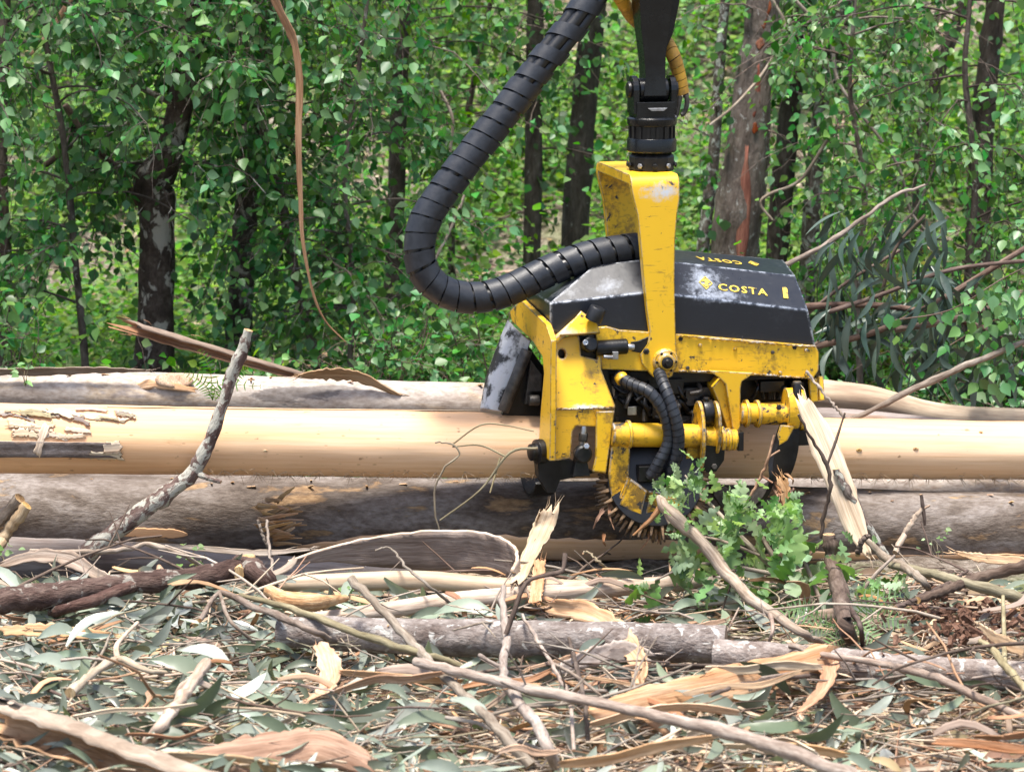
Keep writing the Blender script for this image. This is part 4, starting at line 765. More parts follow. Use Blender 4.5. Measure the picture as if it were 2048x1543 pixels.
for a, b in (((1228, 772), (1262, 780)), ((1330, 835), (1378, 838)), ((1300, 828), (1340, 826)), ((1268, 795), (1310, 815)), ((1350, 760), (1372, 800))):
    mb = MB(); pa, pb = H(*a, -.25), H(*b, -.24); tube(mb, smoothpath([pa, (pa + pb) / 2 + (0, -.02, -.015), pb], 10), .008, 8); part('pipe', mb, BK, head, True)

# left: front delimbing housing, upper face leaning back, lower face upright
up = [(1102, 680, -.285), (1156, 667, -.285), (1160, 681, -.29), (1162, 711, -.30), (1195, 719, -.305), (1194, 682, -.29), (1203, 679, -.285), (1203, 740, -.315), (1230, 810, -.355), (1230, 815, -.36), (1102, 818, -.36)]
up_l = np.array([H(x, y, v) for x, y, v in up])
mb = MB()
# put the leaning face on one plane
def on_plane(pts, p0, n):
    o0 = loc(CAM); out = []
    for x, y in pts:
        d = ray(x, y); d = np.array((d @ HU, d @ HV, d @ HW)); out.append(o0 + d * (((p0 - o0) @ n) / (d @ n)))
    return np.array(out)
n_up = unit((0, -1, .34)); p_up = H(1150, 818, -.36)
hole = [(1124 + 8 * math.cos(a), 707 + 10 * math.sin(a)) for a in np.linspace(0, 6.283, 16, endpoint=False)]
prism(mb, on_plane([(p[0], p[1]) for p in up], p_up, n_up), -n_up * .022, [on_plane(hole, p_up, n_up)])
housing = part('knife_housing', mb, M('yellow_plate'), head, label='scuffed yellow housing plate leaning back over the knife')
lo = [(1102, 818), (1230, 815), (1228, 826), (1221, 874), (1212, 947), (1186, 944), (1192, 920), (1194, 853), (1152, 851), (1145, 862), (1141, 915), (1118, 920), (1100, 920)]
plate('housing_skirt', lo, -.36, .022, M('yellow_grime'), head)
plate('housing_strut', [(1193, 823), (1229, 822), (1222, 874), (1212, 944), (1186, 942), (1192, 915)], -.378, .014, Y_, head)
uE = H(1100, 780, -.35)[0]
side = [(1020, 622), (1041, 600), (1091, 648), (1102, 681), (1101, 750), (1101, 818), (1099, 921), (1081, 905), (1078, 878), (1081, 827), (1088, 746), (1085, 713), (1067, 684), (1023, 641)]
plate_u('housing_end_plate', side, uE - .012, .024, YD, head, 'dark edged end plate arching over the log')
plate('housing_back', [(1180, 700), (1215, 740), (1232, 815), (1232, 850), (1110, 850), (1104, 700)], -.25, .02, BK, head)
# wedge cap over the knife cylinder
facet('cylinder_cover', [H(1096, 664, -.16), H(1104, 681, -.30), H(1120, 668, -.30), H(1160, 624, -.26), H(1156, 620, -.20)], M('yellow_plate'), head, .02)
facet('cover_front', [H(1118, 672, -.302), H(1160, 624, -.262), H(1192, 648, -.285), H(1198, 668, -.302)], YD, head, .02)
facet('cover_top', [H(1156, 620, -.20), H(1160, 624, -.26), H(1192, 648, -.283), H(1190, 640, -.20)], YD, head, .02)
plate('cylinder_pocket', [(1150, 668), (1204, 668), (1206, 728), (1152, 724)], -.262, .02, BK, head)
# pin and horizontal cylinder to the yoke
mb = MB(); lathe(mb, [(.030, 0), (.030, .05), (.024, .056)], H(1176, 690, -.285), (0, -1, .25), 20); part('knife_pin', mb, BK, head, True)
mb = MB(); lathe(mb, [(.011, 0), (.011, .010), (.006, .010), (.006, .003)], H(1170, 685, -.34), (0, -1, .25), 14); part('pin_bolt', mb, M('steel'), head, True)
rod('cylinder_barrel', H(1190, 696, -.30), H(1254, 692, -.30), .031, BK, head, 24)
rod('cylinder_rod', H(1254, 693, -.30), H(1268, 694, -.30), .013, M('steel'), head, 16)
mb = MB(); prism(mb, Hs([(1262, 684), (1276, 682), (1300, 672), (1302, 690), (1288, 706), (1272, 704), (1264, 702)], -.292), (0, .03, 0)); part('rod_eye', mb, BK, head)
rod('hose_connector', H(1207, 713, -.33), H(1236, 715, -.33), .008, M('steel'), head, 10); mb = MB(); boxm(mb, H(1230, 710, -.33), (.022, .022, .030)); part('elbow_fitting', mb, M('steel'), head)
rod('slot_cylinder', H(1168, 850, -.345), H(1164, 890, -.345), .014, M('steel'), head, 16); rod('slot_nut', H(1167, 866, -.347), H(1166, 882, -.347), .019, M('steel_dark'), head, 6)
mb = MB(); lathe(mb, [(.030, 0), (.036, .006), (.036, .034), (.028, .04)], H(1163, 906, -.34), (0, -1, .05), 22); part('knuckle', mb, BK, head, True)
mb = MB(); boxm(mb, H(1160, 932, -.33), (.07, .06, .07), taper=(.6, .8)); part('knuckle_block', mb, BK, head)
bolt(H(1172, 892, -.385), (0, -1, .3), .013, .012, M('steel'), head)
mb = MB(); lathe(mb, [(.02, 0), (.05, .004), (.05, .03), (.034, .034), (.034, .055), (.02, .06)], H(1086, 902, -.30), (-1, -.25, 0), 24); part('knife_pivot', mb, BK, head, True)
mb = MB(); prism(mb, Hs([(1078, 890), (1100, 918), (1140, 920), (1190, 945), (1165, 950), (1120, 960), (1110, 985), (1096, 986), (1078, 955), (1074, 915)], -.325), (0, .07, 0)); part('lower_knife_arm', mb, BK, head)
# lower knife: curved blade hugging the underside of the log
mb = MB(); rows = []
for k in range(12):
    a = R(215 + k * 14); rows.append((.165 * math.cos(a), .168 * math.sin(a)))
Pk = np.array([(uE + .03, -.18 * 0 + y * 1.15, w * 1.05) for y, w in rows]); ribbon(mb, Pk, .09, np.array((1.0, 0, 0)), 0, .012, 3); part('lower_knife', mb, [M('steel_dark'), BK], head, True)
# upper knife: scraped curved plate standing behind the end plate, with a rolled pipe edge
uk = [(1013, 640), (1040, 660), (1063, 690), (1052, 705), (1000, 820), (957, 818), (964, 776), (985, 705)]
mb = MB(); Pk = []
for (x0, y0), (x1, y1) in zip(((1015, 640), (1002, 670), (985, 715), (970, 760), (960, 816)), ((1060, 682), (1055, 700), (1038, 735), (1018, 775), (1000, 822))): Pk.append((H(x0, y0, .05), H(x1, y1, -.05)))
V = []; 
for a, b in Pk:
    for k in range(6): f = k / 5; V.append(a * (1 - f) + b * f + np.array((-.02, -.03, .01)) * math.sin(f * math.pi))
V = np.array(V); n = 5; k = 6; V2 = V + np.array((.008, .018, 0)); F = [(i * k + j, i * k + j + 1, i * k + k + j + 1, i * k + k + j) for i in range(n - 1) for j in range(k - 1)]
F2 = [tuple(q + 30 for q in f[::-1]) for f in F]; ed = [(i * k, i * k + k) for i in range(n - 1)] + [(i * k + k + 5, i * k + 5) for i in range(n - 1)] + [(j + 1, j) for j in range(5)] + [(24 + j, 25 + j) for j in range(5)]
mb.add(np.vstack([V, V2]), F + F2 + [(a, b, b + 30, a + 30) for a, b in ed]); part('upper_knife', mb, M('steel_worn'), head, True, 'scraped bare steel knife blade leaning on the log')
plate('knife_arm_web', [(1056, 690), (1088, 735), (1090, 835), (1004, 830), (1030, 760)], -.03, .03, BK, head)
plate('knife_arm_gusset', [(1062, 720), (1084, 750), (1082, 800), (1050, 808)], -.07, .02, M('steel_dark'), head)
rod('knife_pipe', H(1054, 700, -.08), H(1006, 822, -.08), .024, M('steel_dark'), head, 20)
plate('knife_back_bracket', [(1060, 700), (1088, 745), (1084, 800), (1066, 812), (1056, 770)], .02, .03, YD, head)
mb = MB(); boxm(mb, H(1064, 790, -.02), (.06, .1, .05)); part('knife_block', mb, BK, head)
rod('knife_roller', H(1058, 800, -.1), H(1078, 800, -.1), .022, M('steel_dark'), head)

# feed roller arm: cross tube, clamp rings, links
rod('cross_tube', H(1222, 868, -.37), H(1408, 872, -.37), .048, M('yellow_grime'), head, 28)
def ring(x, y, v, r, w, mat, name='tube_ring', axis=(1, 0, 0)):
    mb = MB(); lathe(mb, [(r * .8, -w / 2), (r, -w / 2), (r, w / 2), (r * .8, w / 2)], H(x, y, v), axis, 28); return part(name, mb, mat, head, True)
plate_u_pts = None
ring(1257, 868, -.37, .056, .012, Y_); ring(1443, 877, -.37, .050, .016, YD); ring(1456, 878, -.37, .046, .014, YD); ring(1467, 879, -.37, .042, .014, YD)
rod('tube_end', H(1405, 872, -.37), H(1472, 879, -.37), .042, YD, head, 24); mb = MB(); boxm(mb, H(1478, 880, -.375), (.022, .06, .075)); part('tube_end_stop', mb, BK, head)
def link_plate(name, x, ytop, ybot, wid, v, th, mat, yc=None):
    """lens shaped link standing across the tube (plane u = const)"""
    p = H(x, (ytop + ybot) / 2, v); h = (H(x, ytop, v)[2] - H(x, ybot, v)[2]) / 2; pts = []
    for a in np.linspace(0, 2 * math.pi, 26, endpoint=False): pts.append(p + np.array((0, wid * math.cos(a), h * math.sin(a))))
    mb = MB(); prism(mb, np.array(pts), (th, 0, 0)); return part(name, mb, mat, head)
link_plate('clamp_link', 1394, 802, 945, .085, -.36, .014, M('yellow_grime')); link_plate('clamp_link', 1428, 802, 908, .075, -.37, .012, M('yellow_grime'))
mb = MB(); lathe(mb, [(.05, 0), (.052, .006), (.052, .034), (.05, .04)], H(1404, 825, -.36), (1, 0, 0), 24); part('link_bearing', mb, BK, head, True); bolt(H(1412, 804, -.37), (0, -.1, 1), .013, .02, BK, head)
mb = MB(); prism(mb, Hs([(1404, 880), (1450, 896), (1448, 920), (1432, 943), (1414, 944), (1402, 930)], -.40), (0, .06, 0)); part('link_lower_lug', mb, BK, head); bolt(H(1428, 932, -.40), (0, -1, 0), .012, .010, M('steel_dark'), head)
plate('arm_plate', [(1224, 886), (1262, 852), (1260, 900), (1257, 960), (1268, 985), (1240, 1012), (1224, 1000), (1218, 950)], -.385, .016, M('yellow_grime'), head)
plate('arm_inner_plate', [(1262, 885), (1400, 890), (1400, 935), (1370, 985), (1262, 985)], -.30, .02, BK, head)
plate('arm_rear_plate', [(1376, 885), (1402, 888), (1402, 945), (1380, 960), (1370, 930)], -.37, .016, YD, head)
# second tube with clevis
rod('rear_tube', H(1478, 826, -.31), H(1574, 829, -.31), .043, M('yellow_grime'), head, 26); ring(1492, 826, -.31, .056, .012, YD); ring(1514, 827, -.31, .056, .012, YD)
bolt(H(1557, 815, -.355), (0, -1, .3), .011, .012, BK, head)
link_plate('rear_clevis', 1570, 776, 862, .06, -.31, .050, YD); link_plate('rear_clevis', 1597, 779, 860, .058, -.31, .018, YD)
rod('clevis_pin', H(1594, 766, -.335), H(1594, 812, -.345), .018, BK, head, 16); bolt(H(1594, 768, -.335), (0, 0, 1), .018, .012, M('steel_dark'), head, 'pin_head', False)
mb = MB(); arm = smoothpath([np.append(H(1578, 846, -.32), .09), np.append(H(1566, 900, -.33), .125), np.append(H(1545, 950, -.33), .13), np.append(H(1505, 985, -.30), .12), np.append(H(1450, 1000, -.25), .09)], 24)
ribbon(mb, arm[:, :3], arm[:, 3], np.array((1.0, .2, .9)), .9, .022, 6); part('rear_knife', mb, [M('steel_dark'), BK], head, True, 'dark curved rear knife closing under the log')
mb = MB(); prism(mb, Hs([(1425, 960), (1470, 985), (1520, 990), (1500, 1020), (1470, 1030), (1445, 1015), (1428, 990)], -.24), (0, .06, 0)); part('rear_knife_tip', mb, M('steel_dark'), head)
mb = MB(); boxm(mb, H(1605, 872, -.30), (.06, .08, .06)); part('clevis_block', mb, BK, head)
plate('rear_knife_patch', [(1562, 850), (1590, 852), (1575, 880), (1558, 890), (1556, 870)], -.365, .012, YD, head)

# feed roller with teeth
rc = H(1308, 962, -.34); rax = unit((-.12, -.90, .40)); RR = .205
mb = MB(); lathe(mb, [(RR * .72, .05), (RR * .93, .045), (RR * .95, .02), (RR * .95, -.15), (RR * .8, -.17)], rc, rax, 40); roller = part('feed_roller', mb, BK, head, True)
t1 = unit(np.cross(rax, (0, 0, 1.0))); t2_ = np.cross(rax, t1); tooth = None
for row in range(4):
    for k in range(30):
        a = 2 * math.pi * (k + .5 * (row % 2)) / 30; rd = np.cos(a) * t1 + np.sin(a) * t2_; tn = np.cross(rax, rd)
        if rd[2] > .55: continue
        if tooth is None:
            tb = MB(); boxm(tb, (0, 0, .018), (.014, .036, .045), taper=(.45, .35)); tooth = make_mesh('tooth', tb.V(), tb.f, None, (M('residue'),))
        o = link('tooth', tooth, roller, mat4(rc + rd * RR * .93 + rax * (.02 - row * .045), tn * random.uniform(.8, 1.2), rax * random.uniform(.9, 1.3), rd * random.uniform(.7, 1.35)))
# motor housing on the roller: faceted yellow box
def rp(x, y, h): return rc + t1 * x * RR + t2_ * y * RR + rax * h
mh = [H(1256, 952, -.40), H(1296, 980, -.42), H(1335, 985, -.42), H(1372, 992, -.42), H(1376, 1035, -.41), H(1330, 1048, -.40), H(1275, 1036, -.40), H(1232, 1008, -.38)]
mb = MB(); top = [p + np.array((0, -.01, 0)) for p in mh]; cen = np.mean(mh, 0); bot = [cen + (p - cen) * 1.12 + np.array((0, .10, -.02)) for p in mh]; n = 8
mb.add(top + bot, [tuple(range(8)), tuple(range(8, 16))[::-1]] + [(i, i + 8, (i + 1) % n + 8, (i + 1) % n) for i in range(n)]); mot = part('roller_motor_housing', mb, M('yellow_grime'), head)
facet('motor_face', [H(1262, 957, -.415), H(1294, 981, -.435), H(1282, 1030, -.425), H(1240, 1007, -.40)], M('yellow_grime'), mot, .008)
facet('motor_face', [H(1300, 990, -.44), H(1366, 998, -.44), H(1370, 1030, -.43), H(1332, 1042, -.42), H(1290, 1032, -.425)], M('yellow_grime'), mot, .008)

# hoses of the head
def wrapped_hose(pts, r, pitch, parent, name='wrapped_hose', mat='rubber', core='rubber_in', gaps=None, cores=1, sides=14, width=.9, space='local'):
    P = smoothpath(pts, 60); o = None; mbw = MB(); spiral_wrap(mbw, P, r, pitch, width, .005 if r > .03 else .003, sides, gaps); o = part(name, mbw, M(mat), parent, True, ang=40) if parent else None
    mbc = MB(); T, N, B = frames(P)
    if cores == 1: tube(mbc, P, r * .88, 12)
    else:
        for k in range(cores):
            a = 2 * math.pi * k / cores; tw = np.linspace(0, 1.2, len(P))[:, None] + a; tube(mbc, P + (N * np.cos(tw) + B * np.sin(tw)) * r * .50, r * .42, 10)
    if parent: part('hose_core', mbc, M(core), o, True)
    return mbw, mbc
wrapped_hose([H(1236, 752, -.30), H(1262, 768, -.36), H(1300, 785, -.42), H(1330, 830, -.44), H(1338, 880, -.44), H(1318, 925, -.44), H(1300, 955, -.42)], .025, .026, head, width=.84)
wrapped_hose([H(1318, 745, -.33), H(1330, 775, -.42), H(1345, 815, -.46), H(1356, 860, -.47), H(1356, 900, -.46), H(1345, 935, -.44), H(1340, 960, -.42)], .025, .026, head, width=.84)
mb = MB(); boxm(mb, H(1290, 945, -.39), (.06, .05, .06)); part('motor_port_block', mb, BK, head); mb = MB(); boxm(mb, H(1338, 955, -.39), (.06, .05, .06)); part('motor_port_block', mb, BK, head)
rod('hose_clamp', H(1240, 752, -.31), H(1247, 762, -.335), .027, YD, head)

# ------------------------------------------------------------------ rotator on the yoke
rv = -.10; RB = H(1303, 333, rv)
def hz(y): return H(1303, y, rv)[2]
rot = thing('rotator', 'round black rotator bolted between the yoke and the crane link', 'rotator', HO + HU * RB[0] + HV * RB[1] + HW * (wt + .046), rotz=YAW)
def RL(y): return hz(y) - (wt + .046)
mb = MB(); lathe(mb, [(.090, 0), (.093, .004), (.093, RL(312)), (.080, RL(305))], (0, 0, 0), (0, 0, 1), 12); part('base_flange', mb, BK, rot)
mb = MB(); lathe(mb, [(.094, RL(303)), (.100, RL(300)), (.100, RL(280)), (.096, RL(275))], (0, 0, 0), (0, 0, 1), 40); part('lower_ring', mb, M('black_gloss'), rot, True)
mb = MB(); lathe(mb, [(.088, RL(277)), (.088, RL(250))], (0, 0, 0), (0, 0, 1), 40); part('drum', mb, BK, rot, True)
for k in range(16):
    a = k * math.pi / 8; mb = MB(); boxm(mb, (.088 * math.cos(a), .088 * math.sin(a), (RL(277) + RL(250)) / 2), (.012, .012, RL(252) - RL(277)), Matrix.Rotation(a, 3, 'Z')); part('rib', mb, BK, rot)
mb = MB(); lathe(mb, [(.096, RL(250)), (.100, RL(247)), (.100, RL(236)), (.092, RL(233)), (.060, RL(233))], (0, 0, 0), (0, 0, 1), 40); part('upper_ring', mb, M('black_gloss'), rot, True)
for k in range(10):
    a = k * math.pi / 5 + .2; bolt((.094 * math.cos(a), .094 * math.sin(a), .022), (math.cos(a), math.sin(a), 0), .011, .008, M('steel') if k in (6, 8) else BK, rot)
# fork block
fk = RL(236)
mb = MB(); boxm(mb, (0, 0, fk + .03), (.155, .13, .075)); part('fork_block', mb, M('black_gloss'), rot)
for s in (-1, 1):
    mb = MB(); pts = [(s * .066, -.055, fk + .02), (s * .066, .055, fk + .02)] + [(s * .066, .055 * math.cos(a), fk + .115 + .055 * math.sin(a)) for a in np.linspace(0, math.pi, 10)]
    prism(mb, np.array(pts), (s * .022, 0, 0)); part('fork_cheek', mb, M('black_gloss'), rot)
    mb = MB(); lathe(mb, [(.030, 0), (.032, .004), (.030, .014), (.018, .016)], (s * .088, 0, fk + .115), (s, 0, 0), 20); part('pin_cap', mb, BK, rot, True)
mb = MB(); prism(mb, np.array([(-.035, -.072, fk + .045), (.045, -.072, fk + .045), (.03, -.072, fk + .033), (-.02, -.072, fk + .033)]), (0, .008, 0)); part('wear_pad', mb, M('steel'), rot)

# crane link above
LB = HO + HU * RB[0] + HV * RB[1] + HW * (hz(180)); lk = thing('crane_link', 'black steel crane link hanging down into the rotator fork', 'crane link', LB, rotz=YAW)
mb = MB(); lathe(mb, [(.045, -.060), (.048, -.056), (.048, .056), (.045, .060)], (0, 0, 0), (1, 0, 0), 28); part('eye_barrel', mb, M('black_gloss'), lk, True)
mb = MB(); st = [(-.02, .046, .055, 0), (.06, .040, .05, 0), (.14, .044, .05, -.002), (.24, .056, .055, -.004), (.34, .066, .065, -.004), (.5, .080, .08, -.004), (.9, .085, .09, -.004)]
V = []
for z, hw, hd, cx in st: V += [(cx - hw, -hd, z), (cx + hw, -hd, z), (cx + hw, hd, z), (cx - hw, hd, z)]
n = len(st); mb.add(V, [(i * 4 + j, i * 4 + (j + 1) % 4, i * 4 + 4 + (j + 1) % 4, i * 4 + 4 + j) for i in range(n - 1) for j in range(4)] + [(3, 2, 1, 0), tuple(range(4 * n - 4, 4 * n))]); part('link_body', mb, M('black_gloss'), lk, True, ang=30)
mb = MB(); pts = [(.03, .06, .05), (.06, .06, .13), (.100, .06, .22), (.125, .06, .34), (.14, .06, .9), (.05, .06, .9), (.05, .06, .3)]; prism(mb, np.array(pts), (0, .05, 0)); part('link_rib', mb, M('black_gloss'), lk)

def world_hose(name, label, pts, r, pitch, cores, gaps=None, mat='rubber', sides=14, width=.9):
    mbw, mbc = wrapped_hose(pts, r, pitch, None, gaps=gaps, cores=cores, sides=sides, width=width)
    b = np.array(pts[-1]); t = thing(name, label, 'hose', b)
    o = build('spiral_wrap', mbw, M(mat), t, True, space='world'); recalc(o); sharp(o, 40); o2 = build('hose_core', mbc, M('rubber_in'), t, True, space='world'); return t
HW_ = lambda x, y, v: HO + HU * H(x, y, v)[0] + HV * H(x, y, v)[1] + HW * H(x, y, v)[2]
hp = [(1240, -70), (1195, -20), (1150, 45), (1080, 133), (1020, 212), (950, 300), (892, 375), (850, 440), (838, 500), (850, 550), (890, 584), (945, 596), (1010, 583), (1075, 552), (1140, 524), (1210, 505), (1272, 497), (1300, 494)]
world_hose('hydraulic_hose_bundle', 'thick black spiral wrapped hose bundle looping down to the hood', [HW_(x, y, -.06 - .10 * math.sin(i / 17 * math.pi)) for i, (x, y) in enumerate(hp)], .064, .062, 5, lambda t: 2.0 if t < .13 else (2.0 - (t - .13) * 6.5 if t < .26 else (1.14 if t > .80 else 1.07)) * (1 + .07 * math.sin(t * 47) + .05 * math.sin(t * 91)), sides=20, width=.93)
yp = [(1215, -40), (1240, -5), (1262, 30), (1296, 60), (1328, 80), (1346, 110), (1357, 145), (1363, 180), (1365, 196)]
ty = world_hose('rotator_hose', 'yellow spiral wrapped hose curling behind the crane link to the rotator', [HW_(x, y, .04 if 2 <= i <= 4 else -.04) for i, (x, y) in enumerate(yp)], .029, .030, 2, lambda t: 1.0, 'yellow_wrap', width=.92)
for pts in ([(1360, 192), (1356, 215), (1350, 235), (1333, 238)], [(1372, 190), (1374, 208), (1368, 226), (1362, 230)]):
    mb = MB(); tube(mb, smoothpath([HW_(x, y, -.06) for x, y in pts], 14), .010, 10); o = build('pipe_elbow', mb, M('steel_dark'), ty, True, space='world')
mb = MB(); lathe(mb, [(.014, 0), (.014, .03), (.018, .03), (.018, .045)], HW_(1330, 238, -.06), HU, 10); build('hose_coupling', mb, M('steel'), ty, False, space='world')

# more plumbing in the bay, weld beads and bolts on the plates
rg = random.Random(3)
for k in range(16):
    x0, y0 = rg.uniform(1225, 1400), rg.uniform(748, 800); x1, y1 = x0 + rg.uniform(-60, 60), y0 + rg.uniform(15, 55); pa, pb = H(x0, y0, rg.uniform(-.27, -.2)), H(min(max(x1, 1222), 1440), min(y1, 850), rg.uniform(-.29, -.22))
    mb = MB(); tube(mb, smoothpath([pa, pa * .6 + pb * .4 + (rg.uniform(-.02, .02), -.035, -.01), pb], 12), rg.choice((.007, .009, .012)), 8); part('hydraulic_line', mb, BK if k % 4 else M('steel_dark'), head, True)
for k in range(9):
    x0 = rg.uniform(1500, 1610); pa = H(x0, 760, -.2); pb = H(x0 + rg.uniform(-25, 25), 796, -.2); mb = MB(); tube(mb, smoothpath([pa, (pa + pb) / 2 + (0, -.02, 0), pb], 8), .008, 8); part('hydraulic_line', mb, BK, head, True)
for x, y in ((1400, 690), (1470, 697), (1545, 704), (1375, 735), (1560, 745), (1612, 748), (1612, 700)): bolt(H(x, y, -.286), (0, -1, 0), .008, .006, M('steel_dark') if x % 2 else YD, chassis)
for pts, v in (([(1356, 742), (1420, 743)], -.287), ([(1508, 748), (1622, 756)], -.287), ([(1104, 818), (1150, 817), (1228, 814)], -.362), ([(1360, 671), (1500, 683), (1630, 693)], -.289), ([(1263, 852), (1262, 884)], -.39)):
    P = smoothpath([H(x, y, v) for x, y in pts], 60); P = P + RNG.normal(0, .0012, P.shape); mb = MB(); tube(mb, P, .004 + .0012 * np.sin(np.arange(len(P)) * 1.9), 6); part('weld_bead', mb, YD, head, True)
for k in range(14):                      # bark caught round the rear knife and roller
    x, y = (rg.uniform(1540, 1585), rg.uniform(930, 1000)) if k < 8 else (rg.uniform(1195, 1300), rg.uniform(1000, 1070)); p = H(x, y, -.34); q = p + np.array((rg.uniform(-.05, .05), rg.uniform(-.06, .0), -rg.uniform(.04, .11))); mb = MB(); P = smoothpath([p, (p + q) / 2 + (rg.uniform(-.02, .02), -.02, 0), q], 8); ribbon(mb, P, np.linspace(.016, .005, len(P)), np.array((1.0, .2, 0)), .8, .002, 4, .25); part('caught_bark', mb, [M('bark_in'), M('bark_brown')], head, True)
# ------------------------------------------------------------------ fallen eucalyptus crown behind the head, right
bough = thing('eucalyptus_bough', 'fallen eucalyptus crown with long drooping dark leaves behind the hood', 'branch', on(1900, 850, .1))
bb = np.array(bough.location); EL = [make_mesh('long_leaf', *blade_sickle(.17, b_, .2, 6), None, (M('leaf_euc_dark'),), None, True) for b_ in (.08, .16, -.1)]
BR = [([(1560, 700, 1.0), (1640, 690, 1.0), (1760, 660, 1.05), (1880, 600, 1.1), (2060, 490, 1.2)], 7), ([(1560, 620, 1.1), (1660, 610, 1.1), (1800, 615, 1.15), (1950, 650, 1.2), (2060, 700, 1.2)], 7), ([(1790, 658, .9), (1900, 640, .95), (2060, 588, 1.0)], 7), ([(1600, 640, 1.1), (1700, 560, 1.1), (1800, 500, 1.1)], 4), ([(1640, 630, 1.0), (1760, 590, 1.0), (1900, 540, 1.05), (2060, 520, 1.1)], 5), ([(1760, 600, 1.05), (1790, 500, 1.0), (1850, 430, 1.0)], 4)]
for pts, r in BR:
    P = smoothpath([at(*p) for p in pts], 26); mb = MB(); tube(mb, P, np.linspace(msize(r, P[0]), msize(r * .8, P[-1]), len(P)), 8, .05); build('bough_branch', mb, M('stick_dark' if r < 9 else 'bark_out'), bough, True, space='world')
for k in range(230):
    if k < 130: x, y = RNG.uniform(1650, 1900), RNG.uniform(400, 640) + 60
    else: x, y = RNG.uniform(1640, 2050), RNG.uniform(640, 790)
    p = at(x, y - 40, 1.0 + RNG.uniform(-.15, .35)); d = unit(np.array((RNG.normal(0, .45), RNG.normal(-.1, .3), -1.0 + RNG.exponential(.35)))); link('leaf', EL[k % 3], bough, leaf_matrix(p - bb, d, rand_dirs(1)[0] + np.array((0, -.8, .3)), RNG.uniform(.13, .22)))
LO = single_leaf('leaf_birch_obj', OV, 'ovTrue')
sp = thing('leafy_spray', 'spray of pale fresh leaves hanging at the right edge behind the logs', 'branch', on(2040, 860, .1)); sb = np.array(sp.location)
for pts in ([(2080, 520, .8), (2000, 560, .75), (1900, 620, .7), (1790, 640, .7)], [(2080, 640, .8), (1990, 640, .75), (1900, 690, .7)], [(2080, 700, .75), (2010, 740, .7), (1960, 760, .7)], [(2080, 570, .8), (2010, 600, .7), (1950, 610, .7)]):
    P = smoothpath([at(*p) for p in pts], 14); mb = MB(); tube(mb, P, .003, 5); build('twig', mb, M('stick_dark'), sp, True, space='world')
    for i in range(34): j = RNG.integers(0, len(P)); link('leaf', LO, sp, leaf_matrix(P[j] + RNG.normal(0, .05, 3) - sb, unit(rand_dirs(1)[0] * .6 + np.array((0, -.2, -.7))), rand_dirs(1)[0] * .6 + np.array((0, -.8, .5)), RNG.uniform(.045, .075)))

# ------------------------------------------------------------------ sticks
def stick(name, label, pts, mat, Y=None, h=None, cat='branch', group=None, rough=.06, sides=9, forks=(), end='broken', n=28, dY=0.0, smooth=True):
    """pts (px, py, half px); Y = (first, last) depth or h = (first, last) height above the ground"""
    def place(pts, Y, h):
        m = len(pts); Q = []
        for i, (x, y, r) in enumerate(pts):
            f = i / max(m - 1, 1); p = at(x, y, Y[0] + (Y[1] - Y[0]) * f) if Y is not None else on(x, y, h[0] + (h[1] - h[0]) * f)
            cl_ = .19 if f < .9 else .10
            if p[2] < cl_: p = on(x, y, cl_)
            Q.append((*p, msize(r, p)))
        return np.array(Q)
    Q0 = place(pts, Y, h); Q = smoothpath(Q0, n); Q[1:-1, :3] += RNG.normal(0, .0025, (len(Q) - 2, 3)) * .8; Q[1:-1, 3] *= 1 + .07 * RNG.standard_normal(len(Q) - 2); mb = MB(); tube(mb, Q[:, :3], np.maximum(Q[:, 3], .0012), sides, rough, True, 0, 1)
    if not forks: return build(name, mb, [M(mat), M(end)], None, smooth, label=label, cat=cat, group=group)
    b = Q[int(np.argmin(Q[:, 2])), :3]; t = thing(name, label, cat, b, group); build('stem', mb, [M(mat), M(end)], t, True, space='world')
    for f in forks:
        fp, kw = (f[0], f[1]) if isinstance(f, tuple) else (f, {}); F = smoothpath(place(fp, kw.get('Y', Y), kw.get('h', h)), 16); mb = MB(); tube(mb, F[:, :3], np.maximum(F[:, 3], .001), 7, rough, True, 0, 1); build('side_branch', mb, [M(kw.get('mat', mat)), M(end)], t, True, space='world')
    return t
stick('forked_branch', 'bent lichen blotched stick standing in front of the peeled log', [(497, 660, 9), (485, 700, 12), (466, 745, 12), (445, 810, 12), (425, 865, 13), (408, 910, 14), (385, 945, 16), (335, 985, 17), (280, 1025, 18), (225, 1065, 19), (175, 1105, 20)], 'stick_lichen', Y=(-.50, -.42), forks=[([(392, 945, 7), (415, 955, 6), (442, 963, 4)], dict(Y=(-.46, -.50), mat='stick_lichen'))], n=44, sides=12)
stick('dead_branch', 'thick flaky dead branch ending in broken wood at lower left', [(-60, 1212, 26), (40, 1198, 25), (130, 1184, 24), (240, 1170, 23), (340, 1160, 22), (430, 1148, 22), (490, 1136, 22), (520, 1150, 20), (548, 1185, 17)], 'dead_branch', h=(.16, .12), sides=14, n=44, rough=.09,
      forks=[([(478, 1145, 14), (488, 1125, 15), (506, 1114, 8)], dict(h=(.16, .20), mat='broken')), ([(322, 1158, 11), (321, 1145, 11), (318, 1132, 5)], dict(h=(.17, .2), mat='broken')), ([(262, 1172, 13), (210, 1192, 13), (160, 1208, 12), (104, 1226, 11)], dict(h=(.15, .12))), ([(540, 1182, 14), (575, 1200, 19), (630, 1203, 17), (692, 1196, 7)], dict(h=(.13, .13), mat='broken'))])
stick('cut_branch', 'long brown stick slanting from centre down to the bottom edge', [(703, 1156, 9), (770, 1225, 9), (830, 1290, 10), (880, 1345, 10), (950, 1410, 10), (1000, 1460, 11), (1060, 1530, 12)], 'stick', Y=(-1.75, -2.75), n=36)
